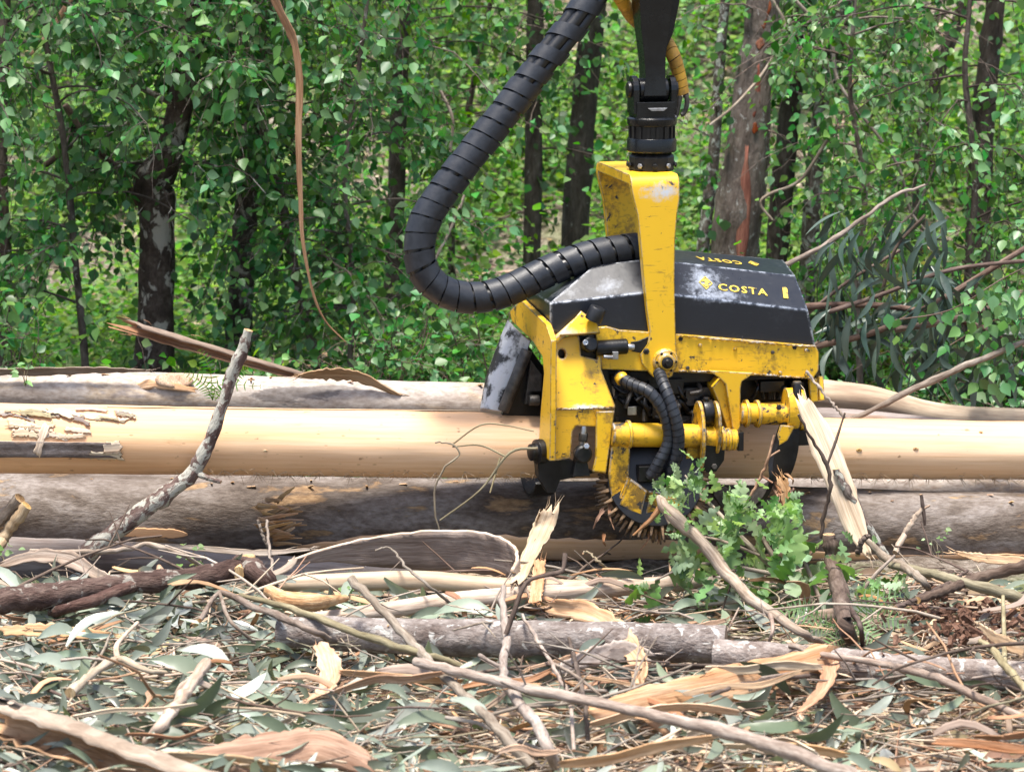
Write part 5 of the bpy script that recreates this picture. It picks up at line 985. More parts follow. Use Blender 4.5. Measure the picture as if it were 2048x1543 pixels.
stick('grey_pole', 'long pale grey pole crossing the foreground to the lower right', [(830, 1322, 9), (930, 1345, 10), (1060, 1378, 11), (1200, 1405, 11), (1350, 1440, 12), (1480, 1470, 14), (1600, 1512, 15), (1760, 1570, 16)], 'stick', h=(.24, .24), cat='pole', n=40, sides=12)
stick('thin_pole', 'thin greenish pole running left above the grey pole', [(480, 1190, 5), (600, 1222, 7), (720, 1268, 8), (830, 1302, 8), (920, 1330, 7)], 'stick_olive', h=(.14, .14), cat='pole')
stick('branched_stick', 'upright brown stick with a raised side arm, bottom centre', [(1006, 1172, 6), (1008, 1240, 8), (1014, 1285, 9), (1006, 1330, 9), (1012, 1365, 11), (1040, 1405, 12), (1068, 1440, 12), (1095, 1490, 12), (1110, 1530, 12)], 'stick', Y=(-1.85, -2.75), n=40, rough=.1, forks=[([(1012, 1268, 5), (1030, 1215, 5), (1052, 1165, 5), (1090, 1150, 5), (1124, 1142, 5), (1130, 1106, 5)], dict(Y=(-2.05, -1.9), mat='stick_dark')), ([(1008, 1335, 6), (985, 1325, 4), (960, 1310, 5)], dict(Y=(-2.15, -2.15)))])
stick('twig', 'thin forked grey twig right of the upright stick', [(1045, 1228, 3), (1075, 1280, 4), (1100, 1322, 4), (1122, 1360, 4), (1140, 1400, 4), (1148, 1500, 4)], 'stick', Y=(-1.8, -2.6), forks=[[(1104, 1325, 4), (1150, 1350, 4), (1195, 1385, 3), (1235, 1425, 3)]])
stick('dead_twig', 'upright dead twig rising between the branched stick and the splinter', [(1138, 1276, 4), (1150, 1320, 5), (1162, 1365, 5), (1172, 1420, 5), (1176, 1480, 5)], 'stick_dark', Y=(-1.8, -2.5))
stick('peeling_branch', 'broken brown branch with shredded tip leaning over the oak leaves', [(1316, 992, 5), (1330, 1015, 13), (1365, 1050, 14), (1405, 1085, 13), (1440, 1130, 13), (1475, 1170, 12), (1520, 1210, 12), (1600, 1262, 9), (1640, 1285, 7)], 'bark_out', Y=(-.98, -1.25), n=36, rough=.1, forks=[([(1325, 1010, 6), (1300, 1040, 5), (1266, 1070, 2)], dict(Y=(-1.0, -1.0), mat='bark_brown')), ([(1540, 1222, 6), (1545, 1260, 4), (1530, 1300, 3)], dict(Y=(-1.15, -1.2)))])
stick('mossy_stump_branch', 'short dark mossy upright branch stub right of the oak leaves', [(1656, 1068, 12), (1662, 1090, 15), (1662, 1120, 14), (1674, 1160, 17), (1682, 1200, 18), (1692, 1248, 17), (1700, 1275, 14)], 'stick_dark', Y=(-.95, -1.0), rough=.12, sides=12, forks=[([(1700, 1215, 5), (1720, 1250, 6), (1725, 1290, 5)], dict(Y=(-1.0, -1.05)))])
stick('stripped_twig', 'knobbly branch leaning on the pale plank', [(1672, 937, 7), (1690, 975, 9), (1712, 1010, 8), (1735, 1050, 8), (1758, 1085, 7), (1775, 1110, 5)], 'stick_lichen', Y=(-.55, -.6))
stick('thin_twig', 'long thin dark twig bending in front of the pale plank', [(1612, 742, 3), (1650, 790, 3), (1690, 835, 3)], 'stick', Y=(-.45, -.5))
stick('thin_twig', 'wavy grey twig rising past the right clevis', [(1597, 828, 3), (1625, 880, 3), (1654, 930, 4), (1660, 980, 4), (1648, 1030, 4), (1643, 1075, 4)], 'stick_dark', Y=(-.62, -.62), forks=[[(1654, 930, 3), (1672, 880, 3), (1690, 825, 2)]])
stick('slanted_branch', 'smooth grey branch rising from the slash at the right edge', [(1835, 1200, 8), (1890, 1182, 9), (1950, 1158, 11), (2060, 1128, 12)], 'stick_dark', Y=(-.95, -1.1))
stick('olive_pole', 'olive green pole sloping down to the right edge', [(1780, 1128, 8), (1860, 1145, 10), (1930, 1165, 11), (2070, 1205, 13)], 'stick_olive', Y=(-.72, -.85), cat='pole')
stick('white_twig', 'whitish twig with a dark fork in front of the lower log', [(1790, 1105, 6), (1808, 1070, 6), (1826, 1040, 6), (1845, 1015, 4)], 'stick_pale', Y=(-.6, -.55), forks=[([(1842, 988, 3), (1846, 1015, 4), (1850, 1050, 3)], dict(Y=(-.55, -.55), mat='stick_dark')), ([(1845, 1018, 3), (1860, 1010, 2)], dict(Y=(-.55, -.55)))])
stick('grey_branch', 'crooked grey branch right of the plank foot', [(1730, 1075, 6), (1770, 1115, 9), (1810, 1135, 9), (1845, 1160, 8), (1865, 1190, 6)], 'stick', Y=(-.7, -.85))
stick('long_pole', 'bare grey pole slanting up to the right edge behind the peeled log', [(1690, 845, 6), (1760, 812, 6), (1830, 775, 7), (1920, 735, 7), (1980, 712, 7), (2080, 668, 7)], 'stick', Y=(.42, .75), cat='pole')
stick('bare_branch', 'bare pale branch rising right from behind the hood', [(1545, 540, 6), (1620, 505, 5), (1680, 470, 5), (1735, 430, 4), (1790, 392, 4), (1850, 370, 3)], 'stick', Y=(.9, 1.2))
stick('root_branch', 'dark branch in the red slash heap at right', [(1790, 1215, 5), (1850, 1190, 6), (1900, 1165, 5), (1935, 1140, 3)], 'stick_dark', Y=(-.95, -1.0))
stick('sapling_stick', 'long thin brown branch sagging along the lower right', [(1580, 1290, 7), (1660, 1310, 7), (1760, 1325, 7), (1860, 1350, 8), (1930, 1380, 8), (2060, 1440, 8)], 'stick', h=(.14, .14))
stick('cut_stick', 'leftmost of two pale cut stick ends at the left edge', [(-60, 1110, 13), (-20, 1060, 13), (40, 995, 12)], 'stick', Y=(-.5, -.52)); stick('cut_stick', 'right one of two pale cut stick ends at the left edge', [(-40, 1140, 12), (0, 1085, 13), (54, 1010, 11)], 'stick_pale', Y=(-.52, -.54))
stick('broken_stick', 'pale stick with squared end poking up among leaves at left', [(412, 1325, 12), (370, 1385, 12), (330, 1440, 12), (295, 1485, 12)], 'stick_pale', Y=(-1.8, -2.0))
stick('white_branch', 'arching white branch over the leaves at lower left', [(140, 1385, 11), (180, 1350, 9), (220, 1325, 8), (240, 1318, 8), (300, 1340, 6), (370, 1350, 4)], 'stick_pale', Y=(-1.55, -1.6), forks=[[(236, 1320, 6), (232, 1295, 6), (245, 1275, 4), (275, 1245, 4)]])
stick('grey_twig', 'pale twig curving over the buried log at left', [(60, 1100, 4), (150, 1105, 5), (250, 1098, 5), (300, 1088, 5), (360, 1108, 5), (410, 1135, 4)], 'stick', Y=(-.55, -.6)); stick('grey_twig', 'twig bundle arching right of the dead branch', [(400, 1240, 5), (440, 1185, 6), (500, 1210, 7), (560, 1232, 8), (620, 1260, 7), (680, 1285, 6)], 'stick', Y=(-1.0, -1.15), forks=[[(440, 1187, 4), (460, 1240, 4), (510, 1285, 3)]])
stick('green_stalk', 'upright thin stalks in front of the torn bark tuft', [(533, 1040, 3), (538, 1090, 3), (548, 1160, 3)], 'stick', Y=(-.45, -.46)); stick('green_stalk', 'second thin stalk left of the tuft', [(515, 1040, 3), (530, 1080, 3), (545, 1110, 3)], 'stick', Y=(-.45, -.46))
stick('curled_tendril', 'curled bark tendril standing below the spiked roller', [(1166, 1106, 2), (1176, 1103, 2), (1186, 1112, 2), (1200, 1125, 3), (1215, 1138, 3)], 'stick_olive', Y=(-.5, -.5))
stick('twig', 'branching yellowish twig hanging over the lower log', [(870, 885, 1.5), (905, 888, 2), (918, 910, 2), (885, 940, 2), (868, 1000, 2), (885, 1090, 1.5)], 'stick_olive', Y=(-.4, -.45), forks=[[(905, 888, 2), (960, 850, 2), (1010, 850, 2), (1068, 862, 1.5)], [(880, 1040, 2), (960, 980, 2), (1020, 905, 3), (1075, 896, 3)], [(1000, 915, 2), (990, 950, 2), (980, 985, 1.5)], [(905, 893, 1.5), (960, 890, 2), (1010, 912, 2)]])
stick('twig', 'upright twig with hooked tip over the bark hoop', [(750, 1100, 2), (780, 1095, 2), (810, 1130, 3), (850, 1165, 3), (900, 1205, 3)], 'stick', Y=(-.6, -.75))
stick('red_twig', 'reddish twig dangling under the rear knife', [(1548, 870, 2), (1535, 920, 3), (1518, 960, 3), (1490, 1010, 2)], 'bark_brown', Y=(-.42, -.42), forks=[[(1535, 915, 2), (1560, 900, 2)], [(1522, 950, 2), (1545, 965, 2)]])
stick('knotty_stick', 'short broken stick end beside the mossy stub', [(1715, 1110, 5), (1725, 1080, 6), (1738, 1072, 4)], 'stick_dark', Y=(-.8, -.8)); stick('low_branch', 'dark thin branch crossing the lower right fallen trunk', [(1420, 1390, 4), (1480, 1370, 5), (1540, 1358, 5), (1620, 1350, 4)], 'stick_dark', h=(.22, .22))
stick('hooked_branch', 'forked branch near the right edge above the fallen trunk', [(2060, 1385, 7), (2010, 1330, 8), (1985, 1300, 8), (1960, 1280, 5)], 'stick_olive', h=(.2, .25), forks=[([(2010, 1335, 6), (2008, 1260, 5), (2006, 1190, 4)], dict(Y=(-1.2, -1.15)))])

# ------------------------------------------------------------------ bark strips, one object each
def bark(name, label, pts, w, side, mo='bark_out', mi='bark_in', Y=None, h=None, curl=.8, rag=.12, cat='bark strip', group=None, thick=.005, k=7, n=26, rough=.02, edge=None):
    m = len(pts); YL = np.interp(np.linspace(0, 1, m), np.linspace(0, 1, len(Y)), Y) if Y is not None else None; P = [at(x, y, YL[i]) if Y is not None else on(x, y, h[0] + (h[1] - h[0]) * i / (m - 1)) for i, (x, y) in enumerate(pts)]
    P = [p if p[2] > .15 else on(x, y, .15) for p, (x, y) in zip(P, pts)]; P = smoothpath(P, n); w = np.interp(np.linspace(0, 1, len(P)), np.linspace(0, 1, len(np.atleast_1d(w))), np.atleast_1d(w)) * .0019; mb = MB(); ribbon(mb, P, w, np.array(side, float), curl, thick, k, rag, rough=rough, m_edge=None if edge is None else 2)
    if n < 40:
        for q in range(18):           # frayed fibres at both ends and along the edges
            i = [0, len(P) - 1, int(RNG.integers(1, len(P) - 1))][q % 3]; s_ = unit(np.array(side, float)); dd = unit(P[min(i + 1, len(P) - 1)] - P[max(i - 1, 0)]) * (-1 if i == 0 else 1); a_ = P[i] + s_ * RNG.uniform(-.45, .45) * w[i]; b_ = a_ + unit(dd + rand_dirs(1)[0] * .35) * RNG.uniform(.02, .07); tube(mb, np.array([a_, (a_ + b_) / 2 + RNG.normal(0, .004, 3), b_]), [.0018, .0014, .0005], 3, cap=False, m=1)
    return build(name, mb, [M(mo), M(mi)] + ([M(edge)] if edge else []), None, True, label=label, cat=cat, group=group)
bark('bark_plank', 'white flat plank of inner bark leaning against the head', [(1606, 800), (1640, 870), (1675, 955), (1710, 1050), (1738, 1110)], [26, 56, 58, 46, 14], (1, -.15, .35), 'bark_white', 'bark_white', Y=(-.42, -.66), curl=.25, rag=.06)
bark('bark_hoop', 'wide bark sheet standing on edge and bent into a hoop before the lower log', [(575, 1124), (660, 1106), (760, 1100), (860, 1098), (940, 1100), (1000, 1110), (1030, 1122), (1040, 1138), (1028, 1150)], [10, 34, 72, 92, 96, 92, 76, 56, 30], (0, -.22, 1), 'log_far', 'bark_out', Y=(-.28, -.30, -.31, -.32, -.33, -.37, -.43, -.50, -.54), curl=.25, rag=.02, thick=.012, n=44, edge='bark_white')
bark('bark_plank', 'split tan bark slat standing beside the hoop', [(1100, 1018), (1085, 1060), (1062, 1110), (1036, 1165)], [40, 46, 40, 34], (1, 0, .3), 'bark_in', 'bark_white', Y=(-.42, -.48), curl=.5, rag=.04)
bark('bark_tube', 'brown rolled bark tube slanting down behind the grey log', [(262, 648), (330, 668), (420, 695), (520, 724), (620, 752), (700, 770)], [74, 76, 72, 64, 54, 40], (0, -.3, 1), 'bark_out', 'bark_brown', Y=(.95, 1.0), curl=5.0, k=14, rag=.04)
bark('bark_sheet', 'thin grey bark sheets peeling on top of the far left log', [(-40, 742), (100, 740), (200, 738), (290, 740)], [24, 26, 20, 8], (0, -.6, .8), 'bark_out', 'bark_out', Y=(.70, .72), curl=.8, rag=.15); bark('bark_sheet', 'grey bark flap on the far log left of the scraped knife', [(600, 750), (660, 745), (720, 752), (800, 790)], [14, 40, 36, 10], (0, -.6, .8), 'bark_out', 'bark_in', Y=(.72, .76), curl=.7)
bark('bark_tube', 'large hollow pale bark tube in the bottom left corner', [(0, 1412), (80, 1435), (170, 1465), (280, 1508), (420, 1555), (520, 1590)], [150, 150, 145, 138, 130, 120], (0, -.2, 1), 'bark_out', 'bark_brown', h=(.22, .14), curl=4.6, k=16, rag=.03, thick=.008)
bark('bark_sheet', 'flat tan bark sheet at the bottom edge left of centre', [(400, 1520), (500, 1508), (580, 1498), (640, 1492), (740, 1530)], [34, 64, 66, 56, 40], (0, .6, .8), 'bark_in', 'bark_brown', h=(.10, .12), curl=-.7, rag=.08)
bark('bark_strip', 'broad orange bark strip lying left of the folded end', [(1180, 1428), (1300, 1400), (1420, 1376), (1540, 1345), (1650, 1312)], [30, 56, 62, 58, 48], (0, .5, .85), 'bark_in', 'bark_in', h=(.10, .18), curl=-.6, rag=.10); bark('bark_strip', 'folded orange bark end hanging over the fallen trunk', [(1640, 1296), (1656, 1322), (1656, 1362), (1630, 1400), (1600, 1425)], [30, 36, 34, 28, 14], (1, -.2, .2), 'bark_in', 'bark_brown', Y=(-1.32, -1.45), curl=.8)
bark('splinter', 'long tan splinter across the middle fallen trunk', [(1060, 1335), (1180, 1305), (1320, 1270), (1450, 1240)], [6, 15, 17, 9], (0, .3, .9), 'bark_in', 'bark_in', Y=(-1.35, -1.15), curl=.4); bark('bark_strip', 'grey curved bark strip draped over the middle fallen trunk', [(1105, 1212), (1170, 1222), (1225, 1250), (1255, 1285), (1278, 1320), (1285, 1360)], [30, 40, 40, 44, 44, 36], (.6, -.3, .6), 'log_far', 'bark_in', Y=(-1.15, -1.4), curl=.9)
bark('bark_strip', 'second grey bark strip below the draped one', [(1120, 1335), (1190, 1310), (1250, 1300), (1300, 1312)], [20, 34, 36, 24], (0, .3, .9), 'log_far', 'log_far', Y=(-1.4, -1.42), curl=.5); bark('bark_strip', 'twisted brown bark strips arching over the leaves at far left', [(0, 1130), (70, 1112), (140, 1118), (200, 1150), (250, 1165)], [14, 26, 30, 24, 12], (0, .4, .9), 'bark_brown', 'bark_out', Y=(-.75, -.85), curl=.9)
bark('bark_strip', 'orange peeled strip beneath the thick dead branch', [(0, 1262), (90, 1260), (170, 1266), (240, 1272)], [20, 28, 24, 12], (0, .5, .8), 'bark_in', 'bark_in', h=(.12, .12), curl=.8); bark('bark_curl', 'curled brown bark end standing at lower left centre', [(640, 1290), (656, 1320), (664, 1355), (650, 1385), (620, 1400)], [22, 40, 44, 36, 16], (.9, -.3, .2), 'bark_brown', 'bark_in', Y=(-1.5, -1.6), curl=1.1)
bark('bark_strip', 'pale bark slat upright behind the upright stick', [(1080, 1120), (1076, 1160), (1070, 1205)], [22, 26, 24], (1, 0, 0), 'bark_in', 'bark_in', Y=(-.72, -.75), curl=.3); bark('bark_strip', 'long thin shred of bark lying across the lower log', [(280, 1085), (400, 1096), (520, 1105), (620, 1098)], [6, 12, 14, 6], (0, .3, .9), 'bark_in', 'bark_out', Y=(-.36, -.38), curl=.5)
bark('bark_strip', 'orange bark strips at the right edge below the lower log', [(1915, 1105), (1970, 1116), (2070, 1125)], [8, 20, 22], (0, .3, .9), 'bark_white', 'bark_in', Y=(-.5, -.52), curl=.5); bark('bark_strip', 'straw coloured splinter heap shard at lower right', [(1960, 1250), (2000, 1280), (2070, 1310)], [10, 24, 26], (0, .4, .8), 'bark_in', 'bark_in', h=(.22, .2), curl=.4)
bark('bark_strip', 'ragged bark rope dangling under the rear knife', [(1560, 955), (1572, 980), (1568, 1010), (1555, 1030)], [16, 20, 14, 6], (1, 0, 0), 'stick_olive', 'bark_in', Y=(-.25, -.28), curl=.8, rag=.3)

# ------------------------------------------------------------------ oak branch with separate leaves
oak = thing('oak_branch', 'leafy green oak branch in front of the spiked roller', 'branch', on(1690, 1265, .02)); ob = np.array(oak.location)
OK = [make_mesh('oak_leaf', *blade_oak(s), None, (M('leaf_oak'),), None, True) for s in (1, 2, 3, 4)]
OB = [([(1690, 1250, 8), (1600, 1180, 7), (1520, 1110, 6), (1450, 1040, 5), (1400, 985, 3), (1370, 950, 2)], -1.0, -.75), ([(1600, 1180, 5), (1540, 1100, 5), (1500, 1030, 4), (1480, 1000, 3)], -1.0, -.85), ([(1560, 1150, 5), (1450, 1130, 4), (1380, 1130, 3), (1310, 1160, 2)], -1.0, -1.0), ([(1600, 1190, 5), (1500, 1200, 4), (1400, 1210, 4), (1290, 1225, 3)], -1.0, -1.1), ([(1640, 1200, 5), (1600, 1100, 4), (1570, 1040, 3)], -.98, -.85), ([(1690, 1230, 4), (1740, 1160, 4), (1790, 1110, 3)], -1.0, -.9), ([(1640, 1220, 4), (1590, 1210, 4), (1560, 1250, 3)], -1.0, -1.15), ([(1520, 1110, 3), (1440, 1080, 3), (1350, 1060, 2), (1320, 1000, 2)], -.95, -.8)]
for pts, ya, yb in OB:
    m = len(pts); Q = np.array([(*at(x, y, ya + (yb - ya) * i / (m - 1)), msize(r, at(x, y, ya))) for i, (x, y, r) in enumerate(pts)]); Q = smoothpath(Q, 20); mb = MB(); tube(mb, Q[:, :3], Q[:, 3], 7, .06); build('oak_twig', mb, M('stick'), oak, True, space='world')
CL = [(1385, 960, 22, 26, 62), (1340, 985, 14, 24, 62), (1480, 1015, 22, 30, 80), (1440, 1040, 16, 30, 70), (1570, 1035, 18, 26, 72), (1530, 1080, 16, 36, 75), (1350, 1050, 12, 26, 60), (1450, 1110, 18, 40, 75), (1380, 1120, 16, 36, 65), (1580, 1120, 18, 34, 85), (1600, 1170, 16, 34, 95), (1330, 1200, 18, 40, 55), (1420, 1190, 20, 44, 70), (1510, 1180, 18, 40, 75), (1390, 1250, 10, 34, 55), (1560, 1240, 10, 34, 70), (1700, 1090, 5, 18, 50), (1770, 1170, 16, 34, 52), (1740, 1200, 10, 30, 52), (1550, 1270, 6, 16, 60), (1290, 1180, 8, 20, 50)]
for x, y, c, sp_, sz in CL:
    for k in range(int(c * (1.5 if y < 1060 else .85))):
        p = at(x + RNG.normal(0, sp_), y + RNG.normal(0, sp_ * .8), -.92 + RNG.uniform(-.22, .14)); L = sz * RNG.uniform(.45, 1.05) / 520; d = unit(rand_dirs(1)[0] * .8 + np.array((0, -.2, -.45))); link('oak_leaf', OK[RNG.integers(4)], oak, leaf_matrix(p - ob - d * L * .5, d, rand_dirs(1)[0] * 1.2 + np.array((0, -.55, .6)), L * (.62 if y < 1060 else 1.0)))

# ferns: frond > pinnae in one blade each
def fern(name, label, fronds, mat='leaf_fern', Lp=.05):
    p0 = at(*fronds[0][0]); t = thing(name, label, 'fern', p0)
    for pts in fronds:
        P = smoothpath([at(*p) for p in pts], 22); mb = MB(); T, N, B = frames(P); n = len(P)
        for i in range(2, n, 2):
            f = i / n; l = Lp * math.sin(math.pi * (.12 + f * .85)) + .006
            for s in (-1, 1):
                side = unit(np.cross(T[i], np.array((0, -1.0, .25)))) * s; d = unit(side + T[i] * .35 + np.array((0, -.1, -.15))); w = T[i] * min(l * .10, .0032); a = P[i]; mb.add([a - w * .8, a + d * l * .5 - w, a + d * l, a + d * l * .5 + w, a + w * .8], [(0, 1, 2, 3, 4)])
        tube(mb, P, np.linspace(.002, .0007, n), 4, cap=False); build('frond', mb, M(mat), t, False, space='world')
fern('fern', 'pale green fern fronds at the foot of the mossy stub', [[(1690, 1262, -1.47), (1650, 1248, -1.52), (1600, 1262, -1.57)], [(1700, 1262, -1.47), (1715, 1245, -1.57), (1745, 1270, -1.62)], [(1680, 1240, -1.42), (1720, 1200, -1.47), (1790, 1215, -1.52)], [(1690, 1265, -1.50), (1680, 1272, -1.62), (1650, 1296, -1.67)], [(1640, 1225, -1.42), (1600, 1215, -1.47), (1550, 1235, -1.52)], [(1700, 1262, -1.52), (1730, 1262, -1.62), (1765, 1290, -1.67)], [(1700, 1240, -1.45), (1740, 1205, -1.5), (1800, 1190, -1.5)], [(1700, 1250, -1.45), (1760, 1235, -1.5), (1815, 1245, -1.55)], [(1670, 1250, -1.45), (1620, 1230, -1.5), (1575, 1215, -1.5)]], Lp=.048)
fern('fern', 'small bright fern rising between the two left logs', [[(425, 800, .55), (410, 770, .5), (370, 745, .5)], [(425, 800, .55), (440, 770, .5), (520, 772, .48)], [(425, 800, .55), (420, 740, .5), (400, 700, .5)], [(430, 800, .55), (470, 750, .5), (495, 735, .5)]], 'leaf_light', .035)

# small green seedlings
def seedling(label, px, py, Y, n, sz, spread, mat='leaf_oak'):
    p = at(px, py, Y); t = thing('seedling', label, 'seedling', p - np.array((0, 0, .06))); mb = MB(); b = np.array(t.location)
    for k in range(4): q = p + RNG.normal(0, spread, 3) * np.array((1, .5, 1)); tube(mb, smoothpath([b, (b + q) / 2 + RNG.normal(0, .01, 3), q], 8), .0015, 4)
    build('stems', mb, M('stick_olive'), t, True, space='world'); lm = make_mesh('leaf', *OV, None, (M(mat),), None, True)
    for k in range(n): link('leaf', lm, t, leaf_matrix(p + RNG.normal(0, spread, 3) * np.array((1, .5, 1)) - b, rand_dirs(1, -.5, .4)[0], rand_dirs(1)[0] * .5 + np.array((0, -.5, .8)), sz * RNG.uniform(.6, 1.2)))
seedling('bright green seedling beside the broken end of the dead branch', 715, 1190, -.9, 14, .03, .03); seedling('tiny green sprig left of the bark hoop', 385, 1115, -.6, 12, .035, .03); seedling('green sprig at the left edge above the leaves', 8, 1110, -.7, 10, .035, .03); seedling('small sprig rising before the lower log at right', 1885, 1095, -.6, 10, .025, .035); seedling('sprig standing in the chips at lower right', 1615, 1420, -1.9, 12, .03, .03); seedling('ivy sprig hanging over the far log at left edge', 50, 745, .55, 9, .05, .03); seedling('sprig at the right edge beside the splinters', 2040, 1285, -1.3, 8, .04, .03)

# ------------------------------------------------------------------ slash: the pieces that show largest stand alone, the rest is mass
SK = [blade_sickle(.21, .12, .22, 5), blade_sickle(.25, .18, .38, 6), blade_sickle(.18, -.15, .3, 6)]
EM = [make_mesh('eucalyptus_leaf', *s, None, (M('leaf_euc'),), None, True) for s in SK]
def fore_pos(n, ylo=-3.05, yhi=-.45): Y = RNG.uniform(ylo, yhi, n); X = RNG.uniform(-1, 1, n) * (Y + 12) * .178; return X, Y
def lowz(Y): return np.clip((-.25 - Y) / .9, .12, 1)
def leafy(X, Y): return np.clip(.95 - (X + .9) * .36 + .25 * np.sin(X * 4 + Y * 3), .28, 1)
def zone(X, Y):
    p = np.array((X, Y, .1)) - CAM; x = 1024 + FPX * p[0] / (p @ FWD); xs = ['far left', 'left of centre', 'centre', 'right of centre', 'far right'][int(np.clip(x // 410, 0, 4))]
    return xs + (', near the logs' if Y > -1.2 else (', mid foreground' if Y > -2.1 else ', bottom edge'))
cnt = 0
while cnt < 300:
    X, Y = fore_pos(1, -2.95, -.85); X, Y = X[0], Y[0]
    if RNG.random() > leafy(X, Y) ** 1.5: continue
    L = RNG.uniform(.11, .235); h = .07 + RNG.uniform(0, .11); d = rand_dirs(1, -.85, .6)[0] * np.array((1, .6, 1)); nn = rand_dirs(1)[0] * .7 + np.array((0, -.9, .45)); o = link('eucalyptus_leaf', EM[RNG.integers(3)], None, leaf_matrix(np.array((X, Y, float(gz(X, Y)) + h)), d, nn, L)); cnt += 1
    tag(o, ('long' if L > .17 else 'short') + (' upright' if abs(d[2]) > .45 else ' flat lying') + ' grey green eucalyptus leaf in the slash, ' + zone(X, Y), 'leaf', 'fallen eucalyptus leaves')
def mass_leaves(name, label, n, mat, Lr, hr, prob, blade, kindcat):
    X, Y = fore_pos(n, -3.4, -.2); k = RNG.random(n) < prob(X, Y); X, Y = X[k], Y[k]; n = len(X); P = np.stack([X, Y, gz(X, Y) + RNG.uniform(*hr, n) * lowz(Y)], -1); V, F = leaf_cloud(P, rand_dirs(n, -.7, .55) * np.stack([np.ones(n), np.ones(n), lowz(Y)], -1), rand_dirs(n) * .7 + np.array((0, -.65, .6)), RNG.uniform(*Lr, n), blade)
    tag(link(name, make_mesh(name, V, F, None, (M(mat),), None, True)), label, kindcat, kind='stuff')
mass_leaves('leaf_litter', 'grey green eucalyptus leaf litter through the slash', 4400, 'leaf_euc', (.08, .18), (0, .13), lambda X, Y: leafy(X, Y), SK[0], 'leaf litter')
mass_leaves('dead_leaf_litter', 'brown dead leaf litter under the slash', 3800, 'leaf_dead', (.06, .13), (0, .06), lambda X, Y: 1.1 - .6 * leafy(X, Y), SK[1], 'leaf litter')
# chips and shreds
def shred(L, w, curl, seedbend):
    t = np.linspace(0, 1, 6); P = np.stack([seedbend * np.sin(t * 3) * L, t * L, .10 * L * np.sin(t * 2.5)], -1); mb = MB(); ribbon(mb, P, w * np.array([.7, 1, .96, 1, .9, .55]), np.array((1.0, 0, .2)), curl, .012, 5, .06, rough=.02); return mb
CH = []
for i in range(8):
    mb = shred(1.0, RNG.uniform(.05, .17), RNG.uniform(.2, 1.2), RNG.uniform(-.2, .2)); mb.v = [v * np.array((1, 1, 1)) for v in mb.v]
    mo = ['bark_in', 'bark_brown', 'bark_in', 'bark_out'][i % 4]; me = make_mesh('bark_shard', mb.V(), mb.f, mb.T() * .12, (M(mo), M('bark_in')), mb.m, True); CH.append(me)
for k in range(170):
    X, Y = fore_pos(1, -2.95, -.75); X, Y = X[0], Y[0]
    if RNG.random() < .75 * leafy(X, Y): continue
    L = RNG.uniform(.10, .32); d = rand_dirs(1, -.12, .35)[0] * np.array((1.4, .6, 1)); tag(link('bark_shard', CH[RNG.integers(8)], None, leaf_matrix(np.array((X, Y, float(gz(X, Y)) + RNG.uniform(.06, .18))), d, rand_dirs(1)[0] * .5 + np.array((0, -.5, .8)), L)), ('long' if L > .2 else 'short') + ' torn bark shard in the slash, ' + zone(X, Y), 'bark shard', 'bark shards in the slash')
mb = MB()
for k in range(5200):
    X, Y = fore_pos(1, -3.3, -.3); X, Y = X[0], Y[0]
    if RNG.random() < .55 * leafy(X, Y): continue
    L = RNG.exponential(.07) + .03; p = np.array((X, Y, float(gz(X, Y)) + RNG.uniform(0, .085) * lowz(Y))); d = unit(rand_dirs(1, -.2, .4)[0] * np.array((1.3, .7, 1))); s = unit(np.cross(d, rand_dirs(1)[0])); w = RNG.uniform(.004, .018); c = p + d * L * .5 + s * RNG.normal(0, .01); nn = np.cross(s, d) * .003
    V = np.array([p - s * w * .4, p + s * w * .4, c + s * w * .5, p + d * L + s * w * .1, p + d * L - s * w * .1, c - s * w * .5]); T = np.array([(-w, k * .37, 0), (w, k * .37, 0), (w, k * .37, L / 2), (w, k * .37, L), (-w, k * .37, L), (-w, k * .37, L / 2)]); mb.add(np.vstack([V, V + nn]), [(0, 1, 2, 5), (5, 2, 3, 4), (1, 0, 6, 7), (7, 8, 2, 1), (8, 9, 3, 2), (10, 11, 5, 4), (11, 6, 0, 5), (9, 10, 4, 3), (11, 8, 7, 6), (10, 9, 8, 11)], np.vstack([T, T]), int(RNG.integers(3)))
tag(build('wood_chips', mb, [M('bark_in'), M('bark_brown'), M('bark_white')], None, False), 'scattered tan wood chips and bark crumbs in the slash', 'wood chips', kind='stuff')
TW = []
for i in range(6):
    t = np.linspace(0, 1, 7)[:, None]; P = np.hstack([.05 * np.sin(t * (2 + i)), t, .07 * np.sin(t * 2.2 + i)]) + RNG.normal(0, .008, (7, 3)); mb = MB(); tube(mb, P, np.linspace(.011, .005, 7), 6, .1)
    for q in range(2): s = P[2 + q * 2]; e = s + np.array((RNG.choice((-1, 1)) * .16, .2, .08 * RNG.normal())); tube(mb, np.array([s, (s + e) / 2 + RNG.normal(0, .01, 3), e]), [.006, .005, .003], 5)
    TW.append(make_mesh('twig', mb.V(), mb.f, mb.T() * .5, (M(['stick', 'stick_dark', 'stick', 'stick_olive', 'bark_brown', 'stick_pale'][i]),), None, True))
for k in range(190):
    X, Y = fore_pos(1, -2.95, -.5); X, Y = X[0], Y[0]; L = RNG.uniform(.25, .75); tag(link('twig', TW[RNG.integers(6)], None, leaf_matrix(np.array((X, Y, float(gz(X, Y)) + RNG.uniform(.04, .2) * lowz(Y))), rand_dirs(1, -.1, .3 * lowz(Y))[0] * np.array((1.3, .7, 1)), rand_dirs(1)[0] + np.array((0, 0, 1)), L)), ('long' if L > .5 else 'short') + ' thin bare twig in the slash, ' + zone(X, Y), 'twig', 'loose twigs in the slash')
mb = MB()
